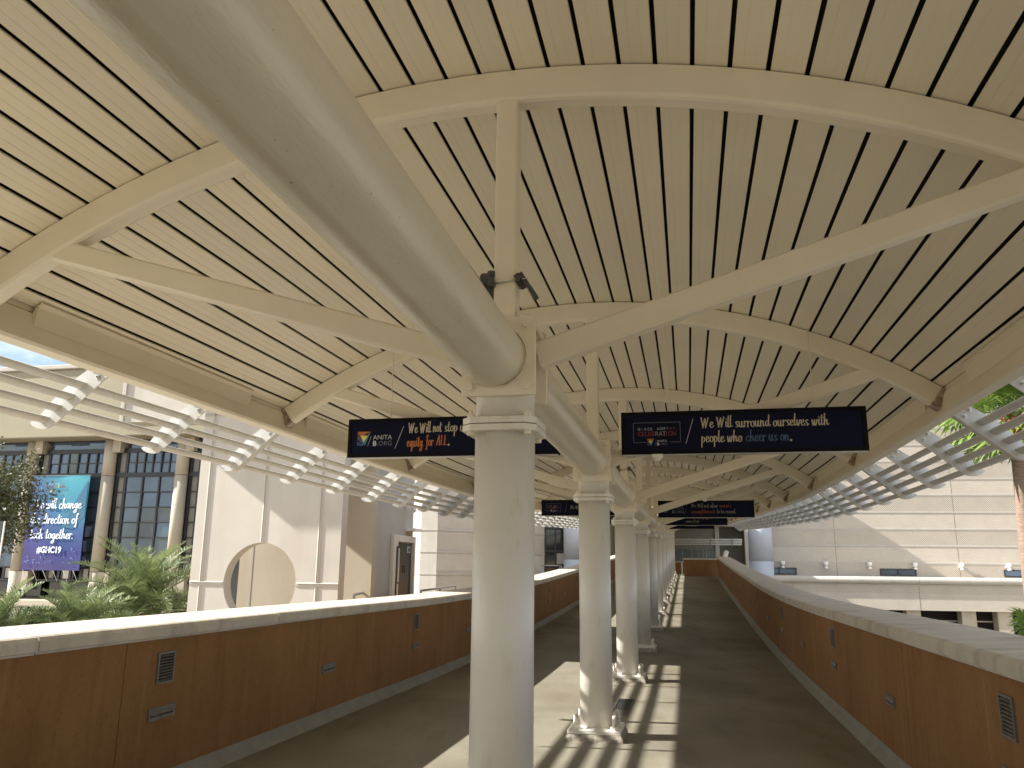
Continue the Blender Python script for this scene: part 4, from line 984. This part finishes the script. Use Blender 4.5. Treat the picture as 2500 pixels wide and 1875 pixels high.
sbox(44.5, 52.0, -3.9, -3.6, GZ, 4.3, 'shade_wall', M_greyp, ge)  # wall added to block the sun from the left of the lobby
fl_ = empty('floodlight', frame(43.9, 2.95, 2.1), 'white rounded floodlight standing on the right coping at the far end', 'floodlight')
m = MB(); T = frame(43.9, 2.95, 2.33) @ Matrix.Rotation(R(18), 4, 'Y'); m.box((0, 0, 0), (.26, .22, .40), T); m.build('housing', M_lamp, fl_, bevel=.06)
m = MB(); m.tube([P(43.9, 2.95, 2.05), P(43.9, 2.95, 2.2)], .03, 8); m.build('stem', M_lamp, fl_)

# ------------------------------------------------------------------ ribbed hall on the right
u_ = Vector((.9902, -.1392, 0)); n_ = Vector((-.1392, -.9902, 0)); H0 = Vector((12, 52, 0))
FR = Matrix(((u_.x, -n_.x, 0, H0.x), (u_.y, -n_.y, 0, H0.y), (0, 0, 1, 0), (0, 0, 0, 1)))      # local x along the wall, y into the hall
rh = empty('ribbed_hall', FR, 'huge pale hall wall of ribbed and stippled precast bands on the right', 'building')
def hb(x0, x1, y0, y1, z0, z1, name, m_, parent=None, bevel=0):
    return MB().box(((x0 + x1) / 2, (y0 + y1) / 2, (z0 + z1) / 2), (x1 - x0, y1 - y0, z1 - z0)).build(name, m_, parent or rh, local=True, bevel=bevel)
hb(-3, 34, 0, 20, GZ, 13.6, 'wall', M_rib)
for i, z in enumerate((1.93, 2.96, 3.98, 5.0, 6.07, 7.06, 8.17, 9.2, 10.25, 11.3, 12.3)):
    m = MB(); m.prism([(0, -.03), (.0, -.06), (-.045, -.045), (-.05, 0.01), (0, .01)] if False else [(.01, z), (-.022, z + .004), (-.022, z + .09), (.01, z + .10)], lambda y, zz, x: Vector((x, y, zz)), -3, 34); m.build('band', M_white, rh, local=True)
for x in (1.2, 8.27, 15.38, 22.5, 29.6): hb(x - .014, x + .014, -.004, .02, 1.1, 13.5, 'panel_joint', M_groove)
hb(-3, 34, -.05, .3, 13.6, 13.9, 'roof_coping', M_white)
def hwin(x0, x1):
    f = MB()
    for c, d in (((x0, x1), (1.22, 1.28)), ((x0, x1), (1.57, 1.63)), ((x0, x0 + .06), (1.28, 1.57)), ((x1 - .06, x1), (1.28, 1.57)), (((x0 + x1) / 2 - .03, (x0 + x1) / 2 + .03), (1.28, 1.57))):
        f.box(((c[0] + c[1]) / 2, -.02, (d[0] + d[1]) / 2), (c[1] - c[0], .07, d[1] - d[0]))
    o = f.build('window', M_mull, rh, local=True)
    m = MB(); m.add([(x0, -.006, 1.25), (x1, -.006, 1.25), (x1, -.006, 1.6), (x0, -.006, 1.6)], [(0, 1, 2, 3)]); m.build('pane', M_glass, o, M=FR, local=True)
for x in (3.75, 10.77, 17.85, 24.9): hwin(x, x + 2.1)
# lower podium with rounded coping
pd = empty('podium', FR @ Matrix.Translation((0, 0, GZ)), 'lower ribbed podium with a rounded cream coping in front of the right hall', 'podium')
D = 3.0
FP = FR
def pb(x0, x1, y0, y1, z0, z1, name, m_, bevel=0):
    m = MB().box(((x0 + x1) / 2, (y0 + y1) / 2, (z0 + z1) / 2), (x1 - x0, y1 - y0, z1 - z0), FP); return m.build(name, m_, pd, bevel=bevel)
kz = (52 - D) / 52.0
def zz(z): return 1.6 + (z - 1.6) * .94
def xx_(x): return x * .94 + .1
pb(-2, 34, -D, -.001, zz(-.82), zz(.85), 'fascia', M_rib)
m = MB(); prof = []
for i in range(13):
    a = math.pi * (-.5 + i / 12.0); prof.append((-D - .02 - .19 * math.cos(a), zz(.93) + .19 * math.sin(a)))
prof += [(-.01, zz(.93) + .19), (-.01, zz(.93) - .19)]
for x0, x1 in ((-2, 11.93), (11.95, 34)):
    m = MB(); m.prism(prof, lambda y, z, x: FP @ Vector((x, y, z)), x0, x1); m.build('coping', M_white, pd)
pb(-2, 34, -D - .012, -D + .01, zz(.63), zz(.70), 'lip', M_greyp)
for x in (5.0, 11.94, 18.6, 25.2): pb(x - .012, x + .012, -D - .006, -D + .01, zz(-.82), zz(.63), 'panel_joint', M_groove)
pb(-2, 34, -D + 1.5, -D + 1.7, GZ, zz(-.82), 'recess_shade', M_black)  # black sheet standing in for the shade under the podium
pb(-2, 34, -D + 1.0, -D + 1.08, zz(-1.5), zz(-1.42), 'recess_rail', M_greyp)
for x in (8.0, 11.6, 14.55, 16.45, 20.3, 24.2, 28):
    pb(x - .38, x + .38, -D + .2, -D + .9, GZ, zz(-.821), 'pier', M_beige)
# wall spotlights
for i, x in enumerate((5.0, 7.58, 10.14, 12.77, 15.42, 18.08, 20.7, 23.3)):
    lr = empty('wall_spotlight', FR @ Matrix.Translation((x, 0, 1.85)), 'white up and down wall spotlight on the right hall, %s from the left' % ordi(i).replace('nearest', 'first'), 'spotlight', 'white spotlights along the right hall')
    m = MB(); m.tube([(0, -.26, .16), (0, -.26, .02), (0, -.26, -.10)], [.14, .13, .07], 18); m.tube([(0, -.26, -.12), (0, -.26, -.25)], [.07, .12], 18); m.build('housing', M_lamp, lr, local=True)
    m = MB(); m.box((0, -.09, -.03), (.16, .2, .12)); m.build('mount', M_lamp, lr, local=True)
# ------------------------------------------------------------------ plants
def frond(mb, base, az, el0, ln, droop, nleaf, lw, ll, rnd, mi=0, vee=.5):
    pts = []; p = Vector(base); el = el0; n = 14; h = Vector((math.cos(az), math.sin(az), 0)); dirs = []
    for i in range(n + 1):
        pts.append(p.copy()); d = h * math.cos(el) + Vector((0, 0, math.sin(el))); dirs.append(d); p = p + d * (ln / n); el -= droop / n * (.5 + 1.3 * i / n)
    side = h.cross(Vector((0, 0, 1))).normalized()
    mb.tube(pts[::2] + ([pts[-1]] if n % 2 else []), [.016 * (1 - .8 * i / n) * ln ** .5 for i in range(0, n + 1, 2)], 5, mi, caps=False)
    for k in range(nleaf):
        f = .12 + .88 * k / (nleaf - 1); i = min(int(f * n), n - 1); q = f * n - i; c = pts[i].lerp(pts[i + 1], q); d = dirs[i]; up = side.cross(d).normalized()
        L0 = ll * (math.sin(math.pi * min(1, .18 + .86 * f)) * .85 + .25)
        for sg in (-1, 1):
            v = (side * sg * rnd.uniform(.75, 1.05) + d * rnd.uniform(.45, .85) + up * rnd.uniform(vee * .2, vee)).normalized(); tip = c + v * L0 * rnd.uniform(.85, 1.1) + Vector((0, 0, -.10 * L0)); mid = c + v * L0 * .5
            wv = v.cross(up).normalized() * lw * .5 + up * lw * .2 * rnd.uniform(-1, 1)
            mb.add([c - wv * .6, c + wv * .6, mid + wv, mid - wv, tip], [(0, 1, 2, 3), (3, 2, 4)], mi)
def date_palm(s, t, z, ln, nf, lab, seed, h0=GZ, dry=0):
    rnd = random.Random(seed); root = empty('date_palm', frame(s, t, h0), lab, 'palm', 'feathery palms beyond the left parapet'); c = P(s, t, z)
    m = MB(); m.tube([P(s, t, h0), P(s, t, (h0 + z) / 2), P(s, t, z)], [.2, .15, .17], 14); m.build('trunk', M_ptrunk, root)
    m = MB(); md = MB()
    for k in range(nf):
        az = k * 2.39996 + rnd.uniform(-.2, .2); f = k / nf
        el = R(82) - f * R(95) + rnd.uniform(-.12, .12)
        frond(m if k < nf - dry else md, c + Vector((rnd.uniform(-.05, .05), rnd.uniform(-.05, .05), .0 - .1 * f)), az, el, ln * rnd.uniform(.8, 1.08), R(55) + f * R(30), 64, .0135 * ln ** .5, .27 * ln ** .6, rnd, vee=1.1)
    m.build('crown', M_palm, root)
    if dry: md.build('dry_fronds', M_dry, root)
date_palm(14.4, -12.45, .35, 2.1, 62, 'larger feathery palm in front of the window bay right of the banner', 3)
date_palm(11.6, -11.9, -.12, 1.5, 60, 'lower feathery palm with yellowing fronds just behind the left coping', 11, dry=9)
date_palm(10.6, -13.0, -.05, 1.5, 34, 'feathery palm at the far left edge above the coping', 23)
date_palm(30.5, -6.2, -.4, 1.7, 30, 'distant palm whose frond tip pokes above the coping near the lift tower', 31)

def fan_palm(x, y, h0, z, r, nf, lab, seed, trunk=True, tr=.2):
    rnd = random.Random(seed); root = empty('fan_palm', Matrix.Translation((x, y, h0)), lab, 'palm', 'fan palms beyond the right parapet'); c = Vector((x, y, z))
    if trunk:
        m = MB(); n = 16; m.tube([(x + .05 * math.sin(i * .5), y, h0 + (z - .75 - h0) * i / n) for i in range(n + 1)], [tr * (1.25 - .35 * i / n) for i in range(n + 1)], 18); m.build('trunk', M_ptrunk, root)
        m = MB(); m.tube([(x, y, z - .95), (x, y, z - .65), (x, y, z - .3), (x, y, z)], [tr * .9, tr * 1.25, tr * 1.15, tr * .6], 16)
        for k in range(34):
            a = k * 2.4; zz_ = z - .85 + .028 * k; m.tube([(x + tr * math.cos(a), y + tr * math.sin(a), zz_), (x + (tr + .13) * math.cos(a), y + (tr + .13) * math.sin(a), zz_ + .17)], [.05, .02], 6)
        m.build('leaf_boots', M_boot, root)
    m = MB()
    for k in range(nf):
        az = k * 2.39996 + rnd.uniform(-.2, .2); f = k / nf; el = R(80) - f * R(115) + rnd.uniform(-.1, .1)
        d = Vector((math.cos(az) * math.cos(el), math.sin(az) * math.cos(el), math.sin(el))); pl = r * rnd.uniform(.42, .58); p1 = c + d * pl * .5 + Vector((0, 0, .02)); hub = c + d * pl + Vector((0, 0, -.06 * f * r))
        m.tube([c, p1, hub], [.022, .016, .012], 5, caps=False)
        side = d.cross(Vector((0, 0, 1))).normalized(); up = side.cross(d).normalized(); ns = 30; R_ = r * rnd.uniform(.46, .58)
        droop = rnd.uniform(.15, .5)
        rim = []
        for q in range(ns):
            a = R(-128) + R(256) * q / (ns - 1); v = (d * math.cos(a) + side * math.sin(a)).normalized() + up * (.10 * (q % 2) - .05); v.normalize(); rr = R_ * (1 - .25 * abs(a) / R(128))
            da = R(256) / ns * .62; w1 = (d * -math.sin(a) + side * math.cos(a)) * (rr * .62 * da)
            m1 = hub + v * rr * .6 + up * .012 * (q % 2); tip = hub + v * rr + Vector((0, 0, -droop * R_ * rnd.uniform(.3, .9))); m.add([hub, m1 - w1, m1 + w1, tip], [(0, 1, 2), (1, 3, 2)])
    m.build('crown', M_fan, root)
fan_palm(15.55, 24.6, GZ, 6.2, 2.5, 44, 'tall fan palm with a reddish trunk at the right edge', 5, tr=.20)
fan_palm(9.6, 14.9, GZ, .28, .95, 16, 'low fan palm tuft peeking over the right coping', 15, tr=.16)

def oak(s, t, z0, lab):
    rnd = random.Random(17); root = empty('oak_tree', frame(s, t, z0), lab, 'tree'); base = P(s, t, z0)
    tr = MB(); lv = MB(); tips = []
    def grow(p, d, r, ln, dep):
        pts = [p]; rs = [r]; q = p.copy(); dd = d.copy()
        for i in range(4):
            dd = (dd + Vector((rnd.uniform(-.18, .18), rnd.uniform(-.18, .18), rnd.uniform(-.04, .12)))).normalized(); q = q + dd * ln / 4; pts.append(q.copy()); rs.append(r * (1 - .13 * (i + 1)))
        tr.tube(pts, rs, 8 if dep < 2 else 5, caps=dep == 0)
        if dep >= 3: tips.extend([pts[2], pts[3], pts[4]])
        if dep < 5:
            for k in range(3 if dep < 4 else 2):
                a = rnd.uniform(0, 6.283); sp = rnd.uniform(.3, .85); v = (dd + Vector((math.cos(a) * sp, math.sin(a) * sp, rnd.uniform(-.15, .4)))).normalized(); grow(pts[-1 - (k % 2)], v, rs[-1] * .68, ln * rnd.uniform(.66, .84), dep + 1)
    grow(base, Vector((0, 0, 1)), .17, 3.0, 0)
    for c in tips:
        for k in range(rnd.randint(30, 50)):
            o = Vector((rnd.gauss(0, .13), rnd.gauss(0, .13), rnd.gauss(0, .11))); q = c + o
            a = Vector((rnd.uniform(-1, 1), rnd.uniform(-1, 1), rnd.uniform(-.6, .8))).normalized(); b = a.cross(Vector((rnd.uniform(-1, 1), rnd.uniform(-1, 1), rnd.uniform(-1, 1)))).normalized(); l = rnd.uniform(.055, .10); w_ = l * .42
            lv.add([q, q + a * l * .5 + b * w_, q + a * l, q + a * l * .5 - b * w_], [(0, 1, 2, 3)])
    tr.build('trunk', M_bark, root); lv.build('crown', M_oak, root)
oak(12.2, -18.0, GZ - .1, 'dark small leaved oak at the left edge in front of the banner')

# frameless glass screen at the far left
gs = empty('glass_screen', frame(9.0, -12.0, -1.0), 'clear glass screen with a pale edge at the far left', 'glass screen')
m = MB(); wallbox(m, 9.0, 9.012, -14.0, -11.62, -1.0, 2.3); m.build('pane', M_clear, gs)
m = MB(); wallbox(m, 8.995, 9.017, -11.62, -11.60, -1.0, 2.3); m.build('edge', M_lamp, gs)
